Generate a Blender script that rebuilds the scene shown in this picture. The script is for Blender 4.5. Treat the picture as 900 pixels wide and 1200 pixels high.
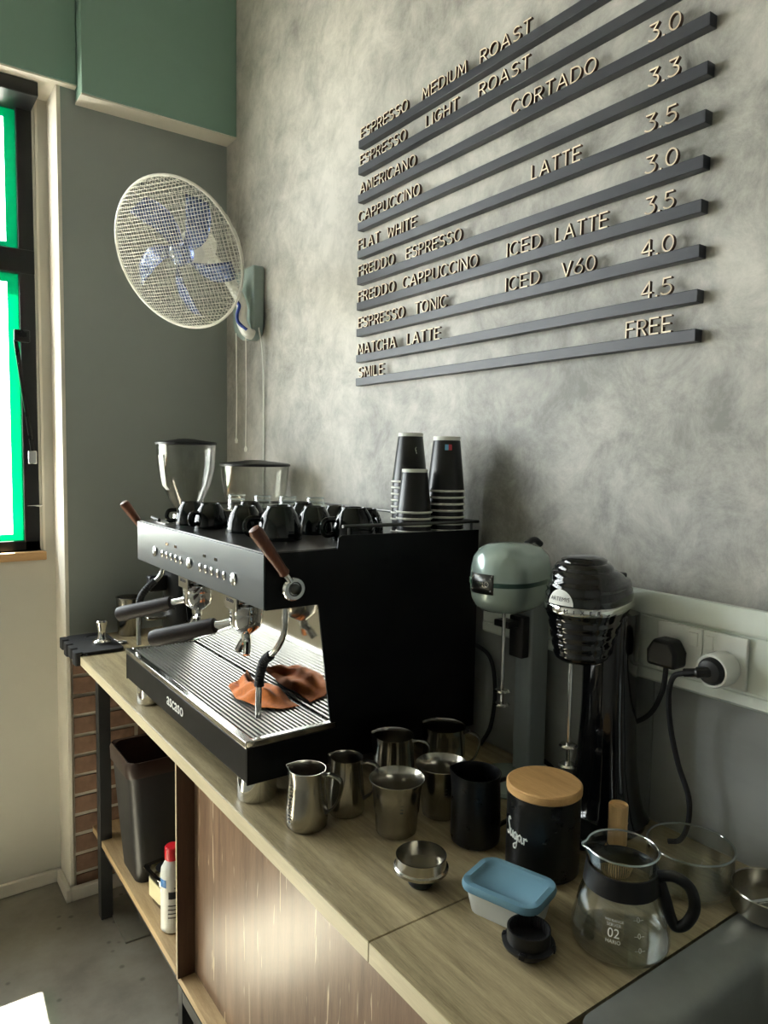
import bpy, bmesh, math, random
from mathutils import Vector, Matrix
random.seed(7)
scene = bpy.context.scene
for o in list(bpy.data.objects):
    bpy.data.objects.remove(o)
COL = scene.collection
PI = math.pi

# ------------------------------------------------------------------ camera
CR = [[0.8154183897741267, -0.5786722802204396, 0.01520663416563355],
      [-0.031255850675056616, -0.07024393617274668, -0.9970400499626572],
      [0.5780276130227249, 0.8125294957941135, -0.07536509170574221]]
cam_d = bpy.data.cameras.new('camera')
cam_d.sensor_fit = 'VERTICAL'
cam_d.sensor_height = 36.0
cam_d.sensor_width = 27.0
cam_d.lens = 842.826 / 1200 * 36.0
cam_d.clip_start = 0.02
cam = bpy.data.objects.new('camera', cam_d)
COL.objects.link(cam)
r_, d_, f_ = CR
cam.matrix_world = Matrix(((r_[0], -d_[0], -f_[0], 0), (r_[1], -d_[1], -f_[1], 0), (r_[2], -d_[2], -f_[2], 1.555), (0, 0, 0, 1)))
scene.camera = cam

# ------------------------------------------------------------------ world, sun, exposure
SKY_STRENGTH = 8.0
SUN_STRENGTH = 70.0
EXPOSURE = 1.25
w = bpy.data.worlds.new('world')
scene.world = w
w.use_nodes = True
bg = w.node_tree.nodes['Background']
bg.inputs[0].default_value = (0.96, 0.97, 1.0, 1)
bg.inputs[1].default_value = SKY_STRENGTH
sd = bpy.data.lights.new('sun', 'SUN')
sd.energy = SUN_STRENGTH
sd.angle = math.radians(0.6)
sd.color = (1.0, 0.93, 0.83)
sun = bpy.data.objects.new('sun', sd)
COL.objects.link(sun)
sun.rotation_euler = Vector((-0.03, -0.445, -1.0)).to_track_quat('-Z', 'Y').to_euler()
sun.location = (0, 6, 8)
scene.view_settings.view_transform = 'Standard'
scene.view_settings.look = 'None'
scene.view_settings.gamma = 1.0
scene.view_settings.use_curve_mapping = False
scene.view_settings.exposure = EXPOSURE
cy = scene.cycles
cy.use_denoising = True
cy.max_bounces = 10
cy.diffuse_bounces = 5
cy.glossy_bounces = 5
cy.transmission_bounces = 10
cy.transparent_max_bounces = 16
cy.sample_clamp_indirect = 6.0
cy.caustics_reflective = False
cy.caustics_refractive = False


def portal(name, loc, rot, sx, sy):
    l = bpy.data.lights.new(name, 'AREA')
    l.shape = 'RECTANGLE'
    l.size = sx
    l.size_y = sy
    l.cycles.is_portal = True
    o = bpy.data.objects.new(name, l)
    o.location = loc
    o.rotation_euler = rot
    COL.objects.link(o)


# daylight enters through the window in the back wall
portal('window_portal', (-0.86, 2.86, 2.0), (math.radians(-90), 0, 0), 2.66, 1.56)

# ------------------------------------------------------------------ mesh helpers
class MB:
    def __init__(s):
        s.v = []
        s.f = []

    def box(s, a, b):
        x0, y0, z0 = a
        x1, y1, z1 = b
        n = len(s.v)
        s.v += [(x0, y0, z0), (x1, y0, z0), (x1, y1, z0), (x0, y1, z0), (x0, y0, z1), (x1, y0, z1), (x1, y1, z1), (x0, y1, z1)]
        s.f += [(n, n+3, n+2, n+1), (n+4, n+5, n+6, n+7), (n, n+1, n+5, n+4), (n+1, n+2, n+6, n+5), (n+2, n+3, n+7, n+6), (n+3, n, n+4, n+7)]
        return s

    def lathe(s, prof, n=40, c=(0, 0, 0), closed=False, fn=None, sx=1, sy=1):
        b = len(s.v)
        m = len(prof)
        for k in range(n):
            a = 2 * PI * k / n
            for i, (r, z) in enumerate(prof):
                if fn:
                    r = fn(a, r, z)
                s.v.append((c[0] + r * math.cos(a) * sx, c[1] + r * math.sin(a) * sy, c[2] + z))
        for k in range(n):
            k2 = (k + 1) % n
            for i in range(m - (0 if closed else 1)):
                i2 = (i + 1) % m
                if prof[i][0] < 1e-6 and prof[i2][0] < 1e-6:
                    continue
                s.f.append((b + k*m + i, b + k2*m + i, b + k2*m + i2, b + k*m + i2))
        return s

    def tube(s, path, r, n=8, caps=True, flat=1.0):
        """tube along a polyline; r a number or list; flat squashes the second axis"""
        P = [Vector(p) for p in path]
        m = len(P)
        R = r if isinstance(r, (list, tuple)) else [r] * m
        b = len(s.v)
        t0 = (P[1] - P[0]).normalized()
        u = t0.orthogonal().normalized()
        if abs(t0.z) < 0.9:
            u = t0.cross(Vector((0, 0, 1))).normalized()
        for i in range(m):
            if i == 0:
                t = (P[1] - P[0]).normalized()
            elif i == m - 1:
                t = (P[-1] - P[-2]).normalized()
            else:
                t = ((P[i+1] - P[i]).normalized() + (P[i] - P[i-1]).normalized()).normalized()
            u = (u - t * u.dot(t)).normalized()
            w_ = t.cross(u)
            for k in range(n):
                a = 2 * PI * k / n
                q = P[i] + u * (R[i] * math.cos(a)) + w_ * (R[i] * flat * math.sin(a))
                s.v.append(tuple(q))
        for i in range(m - 1):
            for k in range(n):
                k2 = (k + 1) % n
                s.f.append((b + i*n + k, b + i*n + k2, b + (i+1)*n + k2, b + (i+1)*n + k))
        if caps:
            s.f.append(tuple(b + k for k in reversed(range(n))))
            s.f.append(tuple(b + (m-1)*n + k for k in range(n)))
        return s

    def ring(s, c, r, tr, n=48, k=6, axis='z'):
        b = len(s.v)
        for i in range(n):
            a = 2 * PI * i / n
            for j in range(k):
                q = 2 * PI * j / k
                rr = r + tr * math.cos(q)
                x, y, z = rr * math.cos(a), rr * math.sin(a), tr * math.sin(q)
                if axis == 'x':
                    x, y, z = z, x, y
                elif axis == 'y':
                    x, y, z = y, z, x
                s.v.append((c[0]+x, c[1]+y, c[2]+z))
        for i in range(n):
            i2 = (i+1) % n
            for j in range(k):
                j2 = (j+1) % k
                s.f.append((b+i*k+j, b+i2*k+j, b+i2*k+j2, b+i*k+j2))
        return s

    def prism(s, poly, axis, d0, d1):
        """poly of 2-D points; axis 'y': (x,z) extruded in y; 'x': (y,z) in x; 'z': (x,y) in z"""
        b = len(s.v)
        n = len(poly)
        for d in (d0, d1):
            for p, q in poly:
                s.v.append({'y': (p, d, q), 'x': (d, p, q), 'z': (p, q, d)}[axis])
        s.f.append(tuple(b + k for k in range(n)))
        s.f.append(tuple(b + n + k for k in reversed(range(n))))
        for k in range(n):
            k2 = (k+1) % n
            s.f.append((b+k, b+n+k, b+n+k2, b+k2))
        return s

    def grid(s, fn, nu, nv):
        b = len(s.v)
        for i in range(nu+1):
            for j in range(nv+1):
                s.v.append(tuple(fn(i/nu, j/nv)))
        for i in range(nu):
            for j in range(nv):
                a = b + i*(nv+1) + j
                s.f.append((a, a+nv+1, a+nv+2, a+1))
        return s

    def xf(s, M, start=0):
        for i in range(start, len(s.v)):
            s.v[i] = tuple(M @ Vector(s.v[i]))
        return s

    def mesh(s, name, sharp=35):
        me = bpy.data.meshes.new(name)
        me.from_pydata(s.v, [], s.f)
        bm = bmesh.new()
        bm.from_mesh(me)
        bmesh.ops.remove_doubles(bm, verts=bm.verts, dist=1e-6)
        bmesh.ops.recalc_face_normals(bm, faces=bm.faces)
        bm.to_mesh(me)
        bm.free()
        me.polygons.foreach_set('use_smooth', [True] * len(me.polygons))
        me.set_sharp_from_angle(angle=math.radians(sharp))
        return me


def ob(name, mb, mat, parent=None, loc=None, rotz=0, bevel=0, seg=2, sharp=35):
    me = mb if isinstance(mb, bpy.types.Mesh) else mb.mesh(name, sharp)
    if mat is not None and not me.materials:
        me.materials.append(mat)
    o = bpy.data.objects.new(name, me)
    COL.objects.link(o)
    if parent is not None:
        o.parent = parent
    if loc:
        o.location = loc
    if rotz:
        o.rotation_euler = (0, 0, rotz)
    if bevel:
        m = o.modifiers.new('bevel', 'BEVEL')
        m.width = bevel
        m.segments = seg
        m.limit_method = 'ANGLE'
        m.angle_limit = math.radians(40)
    return o


def tag(o, label, cat, group=None):
    o['label'] = label
    o['category'] = cat
    if group:
        o['group'] = group
    return o


def thing(name, label, cat, loc=(0, 0, 0), rotz=0, group=None):
    o = bpy.data.objects.new(name, None)
    o.empty_display_size = 0.05
    COL.objects.link(o)
    o.location = loc
    o.rotation_euler = (0, 0, rotz)
    return tag(o, label, cat, group)


def struct(name, mb, mat, label=None, parent=None, **k):
    o = ob(name, mb, mat, parent, **k)
    if parent is None:
        o['kind'] = 'structure'
        if label:
            o['label'] = label
    return o


def dup(root, loc, rotz, label, group=None, scale=None):
    def cp(o, par):
        c = o.copy()
        COL.objects.link(c)
        c.parent = par
        for ch in list(kids.get(o.name, [])):
            cp(ch, c)
        return c
    kids = {}
    for o in COL.objects:
        if o.parent:
            kids.setdefault(o.parent.name, []).append(o)
    r = cp(root, None)
    r.location = loc
    r.rotation_euler = (0, 0, rotz)
    if scale:
        r.scale = (scale,) * 3 if not isinstance(scale, tuple) else scale
    r['label'] = label
    if group:
        r['group'] = group
    return r


def smooth(pts, n=8):
    P = [Vector(p) for p in pts]
    out = []
    for i in range(len(P)-1):
        p0 = P[i-1] if i else P[0]*2 - P[1]
        p1, p2 = P[i], P[i+1]
        p3 = P[i+2] if i+2 < len(P) else P[-1]*2 - P[-2]
        for k in range(n):
            t = k/n
            out.append(0.5*((2*p1) + (-p0+p2)*t + (2*p0-5*p1+4*p2-p3)*t*t + (-p0+3*p1-3*p2+p3)*t**3))
    out.append(P[-1])
    return out


def smooth2(pts, n=6):
    return [(p.x, p.y) for p in smooth([(a, b, 0) for a, b in pts], n)]


def rrect(x0, y0, x1, y1, r, n=5):
    out = []
    for cx, cy_, a0 in ((x1-r, y1-r, 0), (x0+r, y1-r, 90), (x0+r, y0+r, 180), (x1-r, y0+r, 270)):
        for k in range(n+1):
            a = math.radians(a0 + 90*k/n)
            out.append((cx + r*math.cos(a), cy_ + r*math.sin(a)))
    return out


def text_mesh(body, size, depth=0.0, align='CENTER', shear=0.0):
    cu = bpy.data.curves.new('text', 'FONT')
    cu.body = body
    cu.size = size
    cu.extrude = depth
    cu.align_x = align
    cu.align_y = 'CENTER'
    cu.shear = shear
    cu.resolution_u = 4
    t = bpy.data.objects.new('text', cu)
    COL.objects.link(t)
    bpy.context.view_layer.update()
    me = bpy.data.meshes.new_from_object(t.evaluated_get(bpy.context.evaluated_depsgraph_get()))
    bpy.data.objects.remove(t)
    bpy.data.curves.remove(cu)
    return me


# ------------------------------------------------------------------ materials
def lin(c):
    return tuple(((x/255)/12.92 if x/255 <= 0.04045 else ((x/255+0.055)/1.055)**2.4) for x in c)


def nm(name):
    m = bpy.data.materials.new(name)
    m.use_nodes = True
    nt = m.node_tree
    return m, nt, nt.nodes['Principled BSDF']


def N(nt, t, **k):
    n = nt.nodes.new(t)
    for a, b in k.items():
        if a in n.inputs:
            n.inputs[a].default_value = b
        else:
            setattr(n, a, b)
    return n


def pm(name, col, rough=0.5, metal=0.0, var=0.06, scale=30, bump=0.0, coat=0.0, spec=0.5, rvar=0.1, stretch=None, trans=0, ior=1.45, sheen=0):
    """principled material with a fine procedural mottling of colour, gloss and relief; col is sRGB 0-255"""
    m, nt, b = nm(name)
    c = lin(col)
    tc = N(nt, 'ShaderNodeTexCoord')
    mp = N(nt, 'ShaderNodeMapping')
    if stretch:
        mp.inputs['Scale'].default_value = stretch
    nt.links.new(tc.outputs['Object'], mp.inputs[0])
    no = N(nt, 'ShaderNodeTexNoise', Scale=scale, Detail=5.0, Roughness=0.6)
    nt.links.new(mp.outputs[0], no.inputs['Vector'])
    rp = N(nt, 'ShaderNodeValToRGB')
    rp.color_ramp.elements[0].position = 0.3
    rp.color_ramp.elements[1].position = 0.7
    rp.color_ramp.elements[0].color = (*[x*(1-var) for x in c], 1)
    rp.color_ramp.elements[1].color = (*[min(1, x*(1+var)) for x in c], 1)
    nt.links.new(no.outputs[0], rp.inputs[0])
    nt.links.new(rp.outputs[0], b.inputs['Base Color'])
    mr = N(nt, 'ShaderNodeMapRange')
    mr.inputs['To Min'].default_value = max(0.0, rough*(1-rvar))
    mr.inputs['To Max'].default_value = min(1.0, rough*(1+rvar))
    nt.links.new(no.outputs[0], mr.inputs[0])
    nt.links.new(mr.outputs[0], b.inputs['Roughness'])
    b.inputs['Metallic'].default_value = metal
    b.inputs['Specular IOR Level'].default_value = spec
    b.inputs['IOR'].default_value = ior
    if coat:
        b.inputs['Coat Weight'].default_value = coat
        b.inputs['Coat Roughness'].default_value = 0.05
    if trans:
        b.inputs['Transmission Weight'].default_value = trans
    if sheen:
        b.inputs['Sheen Weight'].default_value = sheen
    if bump:
        bp = N(nt, 'ShaderNodeBump', Strength=bump, Distance=0.002)
        nt.links.new(no.outputs[0], bp.inputs['Height'])
        nt.links.new(bp.outputs[0], b.inputs['Normal'])
    return m


def wood(name, dark, light, grain='y', rough=0.45, scale=1.0, bump=0.12, fig=4.0):
    m, nt, b = nm(name)
    tc = N(nt, 'ShaderNodeTexCoord')
    mp = N(nt, 'ShaderNodeMapping')
    s = {'x': (1, 14, 14), 'y': (14, 1, 14), 'z': (14, 14, 1)}[grain]
    mp.inputs['Scale'].default_value = [q*scale for q in s]
    nt.links.new(tc.outputs['Object'], mp.inputs[0])
    n1 = N(nt, 'ShaderNodeTexNoise', Scale=fig, Detail=8.0, Roughness=0.65, Distortion=0.6)
    nt.links.new(mp.outputs[0], n1.inputs['Vector'])
    n2 = N(nt, 'ShaderNodeTexNoise', Scale=fig*0.35, Detail=3.0, Roughness=0.5, Distortion=1.4)
    nt.links.new(mp.outputs[0], n2.inputs['Vector'])
    n3 = N(nt, 'ShaderNodeTexNoise', Scale=fig*9, Detail=4.0, Roughness=0.7)
    nt.links.new(mp.outputs[0], n3.inputs['Vector'])
    mx = N(nt, 'ShaderNodeMix', data_type='FLOAT')
    mx.inputs[0].default_value = 0.45
    nt.links.new(n1.outputs[0], mx.inputs[2])
    nt.links.new(n2.outputs[0], mx.inputs[3])
    mx2 = N(nt, 'ShaderNodeMix', data_type='FLOAT')
    mx2.inputs[0].default_value = 0.3
    nt.links.new(mx.outputs[0], mx2.inputs[2])
    nt.links.new(n3.outputs[0], mx2.inputs[3])
    rp = N(nt, 'ShaderNodeValToRGB')
    rp.color_ramp.elements[0].position = 0.34
    rp.color_ramp.elements[1].position = 0.66
    rp.color_ramp.elements[0].color = (*lin(dark), 1)
    rp.color_ramp.elements[1].color = (*lin(light), 1)
    nt.links.new(mx2.outputs[0], rp.inputs[0])
    nt.links.new(rp.outputs[0], b.inputs['Base Color'])
    b.inputs['Roughness'].default_value = rough
    bp = N(nt, 'ShaderNodeBump', Strength=bump, Distance=0.001)
    nt.links.new(mx2.outputs[0], bp.inputs['Height'])
    nt.links.new(bp.outputs[0], b.inputs['Normal'])
    return m


def scratched(m):
    """pale worn scratches running down the laminate"""
    nt = m.node_tree
    b = nt.nodes['Principled BSDF']
    src = b.inputs['Base Color'].links[0].from_socket
    tc = N(nt, 'ShaderNodeTexCoord')
    mp = N(nt, 'ShaderNodeMapping')
    mp.inputs['Scale'].default_value = (30, 30, 2.6)
    nt.links.new(tc.outputs['Object'], mp.inputs[0])
    n = N(nt, 'ShaderNodeTexNoise', Scale=1.6, Detail=3.0, Roughness=0.55, Distortion=0.7)
    nt.links.new(mp.outputs[0], n.inputs['Vector'])
    rp = N(nt, 'ShaderNodeValToRGB')
    e = rp.color_ramp.elements
    e[0].position = 0.655
    e[0].color = (0, 0, 0, 1)
    e[1].position = 0.675
    e[1].color = (1, 1, 1, 1)
    nt.links.new(n.outputs[0], rp.inputs[0])
    mx = N(nt, 'ShaderNodeMix', data_type='RGBA')
    nt.links.new(rp.outputs[0], mx.inputs[0])
    nt.links.new(src, mx.inputs[6])
    mx.inputs[7].default_value = (*lin((214, 196, 164)), 1)
    nt.links.new(mx.outputs[2], b.inputs['Base Color'])
    return m


def plaster(name):
    """troweled micro-cement: broad cloudy patches, crossing trowel arcs and fine relief"""
    m, nt, b = nm(name)
    tc = N(nt, 'ShaderNodeTexCoord')
    mp = N(nt, 'ShaderNodeMapping')
    nt.links.new(tc.outputs['Object'], mp.inputs[0])
    big = N(nt, 'ShaderNodeTexNoise', Scale=1.4, Detail=4.0, Roughness=0.55, Distortion=0.3)
    nt.links.new(mp.outputs[0], big.inputs['Vector'])
    # trowel strokes: strongly distorted patches, sharper ridges and fine scratches
    st = N(nt, 'ShaderNodeTexNoise', Scale=9.0, Detail=14.0, Roughness=0.78, Distortion=0.35)
    nt.links.new(mp.outputs[0], st.inputs['Vector'])
    wv = N(nt, 'ShaderNodeTexNoise', Scale=3.0, Detail=3.0, Roughness=0.5)
    nt.links.new(mp.outputs[0], wv.inputs['Vector'])
    ad = N(nt, 'ShaderNodeMix', data_type='RGBA', blend_type='ADD')
    ad.inputs[0].default_value = 0.55
    nt.links.new(mp.outputs[0], ad.inputs[6])
    nt.links.new(wv.outputs['Color'], ad.inputs[7])
    vo = N(nt, 'ShaderNodeTexVoronoi', Scale=9.0, feature='DISTANCE_TO_EDGE')
    nt.links.new(ad.outputs[2], vo.inputs['Vector'])
    vr = N(nt, 'ShaderNodeMapRange')
    vr.inputs['From Max'].default_value = 0.12
    vr.inputs['To Min'].default_value = 0.42
    vr.inputs['To Max'].default_value = 0.55
    nt.links.new(vo.outputs['Distance'], vr.inputs[0])
    mx = N(nt, 'ShaderNodeMix', data_type='FLOAT')
    mx.inputs[0].default_value = 0.10
    nt.links.new(st.outputs[0], mx.inputs[2])
    nt.links.new(vr.outputs[0], mx.inputs[3])
    mx2 = N(nt, 'ShaderNodeMix', data_type='FLOAT')
    mx2.inputs[0].default_value = 0.55
    nt.links.new(big.outputs[0], mx2.inputs[2])
    nt.links.new(mx.outputs[0], mx2.inputs[3])
    rp = N(nt, 'ShaderNodeValToRGB')
    e = rp.color_ramp.elements
    e[0].position = 0.38
    e[0].color = (*lin((128, 127, 122)), 1)
    e[1].position = 0.62
    e[1].color = (*lin((208, 204, 196)), 1)
    q = rp.color_ramp.elements.new(0.5)
    q.color = (*lin((174, 172, 165)), 1)
    nt.links.new(mx2.outputs[0], rp.inputs[0])
    nt.links.new(rp.outputs[0], b.inputs['Base Color'])
    b.inputs['Roughness'].default_value = 0.5
    b.inputs['Specular IOR Level'].default_value = 0.35
    bp = N(nt, 'ShaderNodeBump', Strength=0.3, Distance=0.004)
    nt.links.new(mx.outputs[0], bp.inputs['Height'])
    nt.links.new(bp.outputs[0], b.inputs['Normal'])
    return m


def floor_mat(name):
    m, nt, b = nm(name)
    tc = N(nt, 'ShaderNodeTexCoord')
    n1 = N(nt, 'ShaderNodeTexNoise', Scale=3.0, Detail=7.0, Roughness=0.65)
    nt.links.new(tc.outputs['Object'], n1.inputs['Vector'])
    rp = N(nt, 'ShaderNodeValToRGB')
    rp.color_ramp.elements[0].position = 0.3
    rp.color_ramp.elements[1].position = 0.7
    rp.color_ramp.elements[0].color = (*lin((116, 110, 100)), 1)
    rp.color_ramp.elements[1].color = (*lin((156, 152, 140)), 1)
    nt.links.new(n1.outputs[0], rp.inputs[0])
    # small dark stains and spots with a shape of their own
    v = N(nt, 'ShaderNodeTexVoronoi', Scale=11.0, Randomness=1.0)
    nt.links.new(tc.outputs['Object'], v.inputs['Vector'])
    r2 = N(nt, 'ShaderNodeValToRGB')
    r2.color_ramp.elements[0].position = 0.05
    r2.color_ramp.elements[1].position = 0.11
    r2.color_ramp.elements[0].color = (0.28, 0.27, 0.25, 1)
    r2.color_ramp.elements[1].color = (1, 1, 1, 1)
    nt.links.new(v.outputs['Distance'], r2.inputs[0])
    mx = N(nt, 'ShaderNodeMix', data_type='RGBA', blend_type='MULTIPLY')
    mx.inputs[0].default_value = 0.6
    nt.links.new(rp.outputs[0], mx.inputs[6])
    nt.links.new(r2.outputs[0], mx.inputs[7])
    nt.links.new(mx.outputs[2], b.inputs['Base Color'])
    b.inputs['Roughness'].default_value = 0.55
    bp = N(nt, 'ShaderNodeBump', Strength=0.2, Distance=0.003)
    nt.links.new(n1.outputs[0], bp.inputs['Height'])
    nt.links.new(bp.outputs[0], b.inputs['Normal'])
    return m


def pane_mat(name, tint, glossy=0.06, diff=0.0, diffcol=(0.2, 0.6, 0.4)):
    m, nt, b = nm(name)
    nt.nodes.remove(b)
    out = nt.nodes['Material Output']
    tr = N(nt, 'ShaderNodeBsdfTransparent')
    tr.inputs[0].default_value = (*tint, 1)
    gl = N(nt, 'ShaderNodeBsdfGlossy', Roughness=0.03)
    mx = N(nt, 'ShaderNodeMixShader')
    mx.inputs[0].default_value = glossy
    nt.links.new(tr.outputs[0], mx.inputs[1])
    nt.links.new(gl.outputs[0], mx.inputs[2])
    last = mx
    if diff:
        tl = N(nt, 'ShaderNodeBsdfTranslucent')
        tl.inputs[0].default_value = (*diffcol, 1)
        m2 = N(nt, 'ShaderNodeMixShader')
        m2.inputs[0].default_value = diff
        nt.links.new(mx.outputs[0], m2.inputs[1])
        nt.links.new(tl.outputs[0], m2.inputs[2])
        last = m2
    nt.links.new(last.outputs[0], out.inputs[0])
    return m


def glass(name, tint=(1, 1, 1), edge=0.95):
    """thin-walled clear glass: see-through, mirror-like towards grazing angles"""
    m, nt, b = nm(name)
    nt.nodes.remove(b)
    out = nt.nodes['Material Output']
    tr = N(nt, 'ShaderNodeBsdfTransparent')
    tr.inputs[0].default_value = (*tint, 1)
    gl = N(nt, 'ShaderNodeBsdfGlossy', Roughness=0.02)
    lw = N(nt, 'ShaderNodeLayerWeight', Blend=0.5)
    pw = N(nt, 'ShaderNodeMath', operation='POWER')
    pw.inputs[1].default_value = 2.4
    nt.links.new(lw.outputs['Facing'], pw.inputs[0])
    fr = N(nt, 'ShaderNodeMath', operation='MULTIPLY_ADD')
    fr.inputs[1].default_value = edge
    fr.inputs[2].default_value = 0.045
    nt.links.new(pw.outputs[0], fr.inputs[0])
    mx = N(nt, 'ShaderNodeMixShader')
    nt.links.new(fr.outputs[0], mx.inputs[0])
    nt.links.new(tr.outputs[0], mx.inputs[1])
    nt.links.new(gl.outputs[0], mx.inputs[2])
    nt.links.new(mx.outputs[0], out.inputs[0])
    return m


M = {}
M['plaster'] = plaster('plaster')
M['grey_wall'] = pm('grey_wall', (144, 150, 147), 0.7, var=0.03, scale=6, bump=0.05)
M['teal_wall'] = pm('teal_wall', (124, 154, 141), 0.6, var=0.03, scale=6, bump=0.04)
M['cream_wall'] = pm('cream_wall', (188, 185, 174), 0.7, var=0.03, scale=5, bump=0.06)
M['white_paint'] = pm('white_paint', (212, 206, 193), 0.6, var=0.04, scale=12, bump=0.08)
M['room_wall'] = pm('room_wall', (160, 160, 156), 0.8, var=0.03, scale=4)
M['ceiling'] = pm('ceiling', (166, 165, 158), 0.85, var=0.03, scale=4)
M['floor'] = floor_mat('floor')
M['slab'] = pm('slab', (122, 119, 108), 0.6, var=0.12, scale=14, bump=0.1)
M['street'] = pm('street', (150, 149, 146), 0.9, var=0.05, scale=2)
M['brick'] = pm('brick', (126, 98, 80), 0.85, var=0.3, scale=22, bump=0.6)
M['mortar'] = pm('mortar', (196, 188, 172), 0.9, var=0.1, scale=30, bump=0.4)
M['tile'] = pm('tile', (150, 152, 148), 0.35, var=0.14, scale=4, bump=0.05, stretch=(1, 0.5, 1.6))
M['oak'] = wood('oak', (98, 85, 56), (186, 170, 134), 'y', 0.42, 1.0, fig=5.0)
M['oak_edge'] = wood('oak_edge', (186, 172, 136), (216, 202, 168), 'y', 0.5, 1.0)
M['walnut'] = scratched(wood('walnut', (92, 70, 54), (158, 128, 104), 'z', 0.34, 1.0, fig=3.0))
M['walnut_dark'] = wood('walnut_dark', (62, 42, 28), (96, 68, 46), 'z', 0.5, 1.0)
M['osb'] = wood('osb', (160, 132, 92), (206, 180, 138), 'y', 0.6, 1.0, fig=8)
M['frame_metal'] = pm('frame_metal', (46, 46, 46), 0.5, 0.3, var=0.1, scale=20)
M['black_frame'] = pm('black_frame', (16, 16, 18), 0.35, var=0.1, scale=20)
M['pane'] = pane_mat('pane', (0.94, 0.97, 0.96))
M['green_film'] = pane_mat('green_film', (0.0, 0.10, 0.055), 0.04, 0.5, (0.0, 0.36, 0.21))
M['black_matte'] = pm('black_matte', (11, 12, 13), 0.4, var=0.08, scale=40, spec=0.22)
M['black_satin'] = pm('black_satin', (14, 15, 16), 0.28, var=0.06, scale=30)
M['black_gloss'] = pm('black_gloss', (8, 9, 10), 0.1, var=0.05, scale=20, coat=0.6)
M['black_plastic'] = pm('black_plastic', (18, 18, 19), 0.38, var=0.08, scale=50)
M['black_rubber'] = pm('black_rubber', (32, 32, 33), 0.7, var=0.15, scale=60, bump=0.2)
M['panel_metal'] = pm('panel_metal', (88, 91, 91), 0.34, 0.85, var=0.04, scale=60, stretch=(1, 0.05, 1))
M['steel'] = pm('steel', (190, 187, 180), 0.18, 1.0, var=0.04, scale=20, rvar=0.25)
M['grate'] = pm('grate', (170, 168, 162), 0.42, 1.0, var=0.05, scale=20)
M['steel_brushed'] = pm('steel_brushed', (172, 168, 158), 0.2, 1.0, var=0.05, scale=60, stretch=(1, 1, 0.08))
M['sink_steel'] = pm('sink_steel', (150, 152, 148), 0.42, 0.7, var=0.06, scale=30)
M['mirror'] = pm('mirror', (190, 188, 182), 0.07, 1.0, var=0.02, scale=10, rvar=0.3)
M['chrome'] = pm('chrome', (226, 226, 224), 0.09, 1.0, var=0.02, scale=20)
M['dark_steel'] = pm('dark_steel', (92, 92, 90), 0.3, 1.0, var=0.06, scale=20)
M['red_wood'] = wood('red_wood', (74, 38, 22), (126, 72, 46), 'z', 0.38, 6.0)
M['dark_wood'] = wood('dark_wood', (14, 7, 4), (34, 19, 13), 'x', 0.5, 5.0)
M['dark_wood'].node_tree.nodes['Principled BSDF'].inputs['Specular IOR Level'].default_value = 0.25
M['bamboo'] = wood('bamboo', (186, 140, 84), (224, 182, 124), 'y', 0.45, 2.0)
M['bamboo_z'] = wood('bamboo_z', (196, 158, 104), (226, 192, 140), 'z', 0.5, 3.0)
M['cup_black'] = pm('cup_black', (7, 14, 13), 0.1, var=0.2, scale=40)
M['paper_black'] = pm('paper_black', (14, 14, 15), 0.32, var=0.08, scale=40)
M['paper_white'] = pm('paper_white', (222, 222, 212), 0.5, var=0.02, scale=40)
M['white_plastic'] = pm('white_plastic', (226, 228, 222), 0.35, var=0.02, scale=30)
M['socket_plastic'] = pm('socket_plastic', (218, 224, 214), 0.3, var=0.02, scale=30)
M['letter_edge'] = pm('letter_edge', (84, 54, 36), 0.6, var=0.1, scale=60)
M['letter_face'] = pm('letter_face', (240, 224, 198), 0.5, var=0.06, scale=60)
M['rail'] = pm('rail', (54, 56, 62), 0.42, var=0.12, scale=30, stretch=(1, 0.1, 1), bump=0.1)
M['mint'] = pm('mint', (172, 190, 183), 0.26, 0.3, var=0.03, scale=20, coat=0.6)
M['column_grey'] = pm('column_grey', (150, 158, 160), 0.35, 0.2, var=0.05, scale=60, stretch=(1, 1, 0.08))
M['mint_dark'] = pm('mint_dark', (50, 78, 70), 0.4, var=0.05, scale=20)
M['lid_blue'] = pm('lid_blue', (104, 142, 160), 0.4, var=0.04, scale=20)
M['tub'] = pm('tub', (224, 226, 220), 0.45, var=0.02, scale=20, trans=0.25)
M['orange_cloth'] = pm('orange_cloth', (248, 140, 64), 0.9, var=0.14, scale=160, bump=0.4, sheen=0.4)
M['bin_plastic'] = pm('bin_plastic', (40, 40, 40), 0.42, var=0.08, scale=40)
M['bin_bag'] = pm('bin_bag', (58, 44, 38), 0.35, var=0.15, scale=40, bump=0.3)
M['red_cap'] = pm('red_cap', (206, 20, 36), 0.4, var=0.05, scale=30)
M['blue'] = pm('blue', (40, 120, 190), 0.5, var=0.05, scale=30)
M['sky_blue'] = pm('sky_blue', (110, 176, 214), 0.5, var=0.04, scale=30)
M['rose'] = pm('rose', (196, 60, 76), 0.5, var=0.04, scale=30)
M['navy'] = pm('navy', (28, 58, 140), 0.35, var=0.05, scale=30)
M['cream'] = pm('cream', (232, 222, 180), 0.5, var=0.04, scale=30)
M['print_white'] = pm('print_white', (232, 232, 226), 0.5, var=0.02, scale=40)
M['print_dark'] = pm('print_dark', (40, 40, 42), 0.5, var=0.05, scale=40)
M['fan_white'] = pm('fan_white', (236, 234, 224), 0.4, var=0.02, scale=30)
M['fan_back'] = pm('fan_back', (150, 166, 160), 0.45, var=0.03, scale=30)
M['blade'] = pm('blade', (150, 172, 232), 0.12, var=0.04, scale=10, trans=0.75)
M['glass'] = glass('glass', (0.97, 0.985, 0.975))
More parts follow.
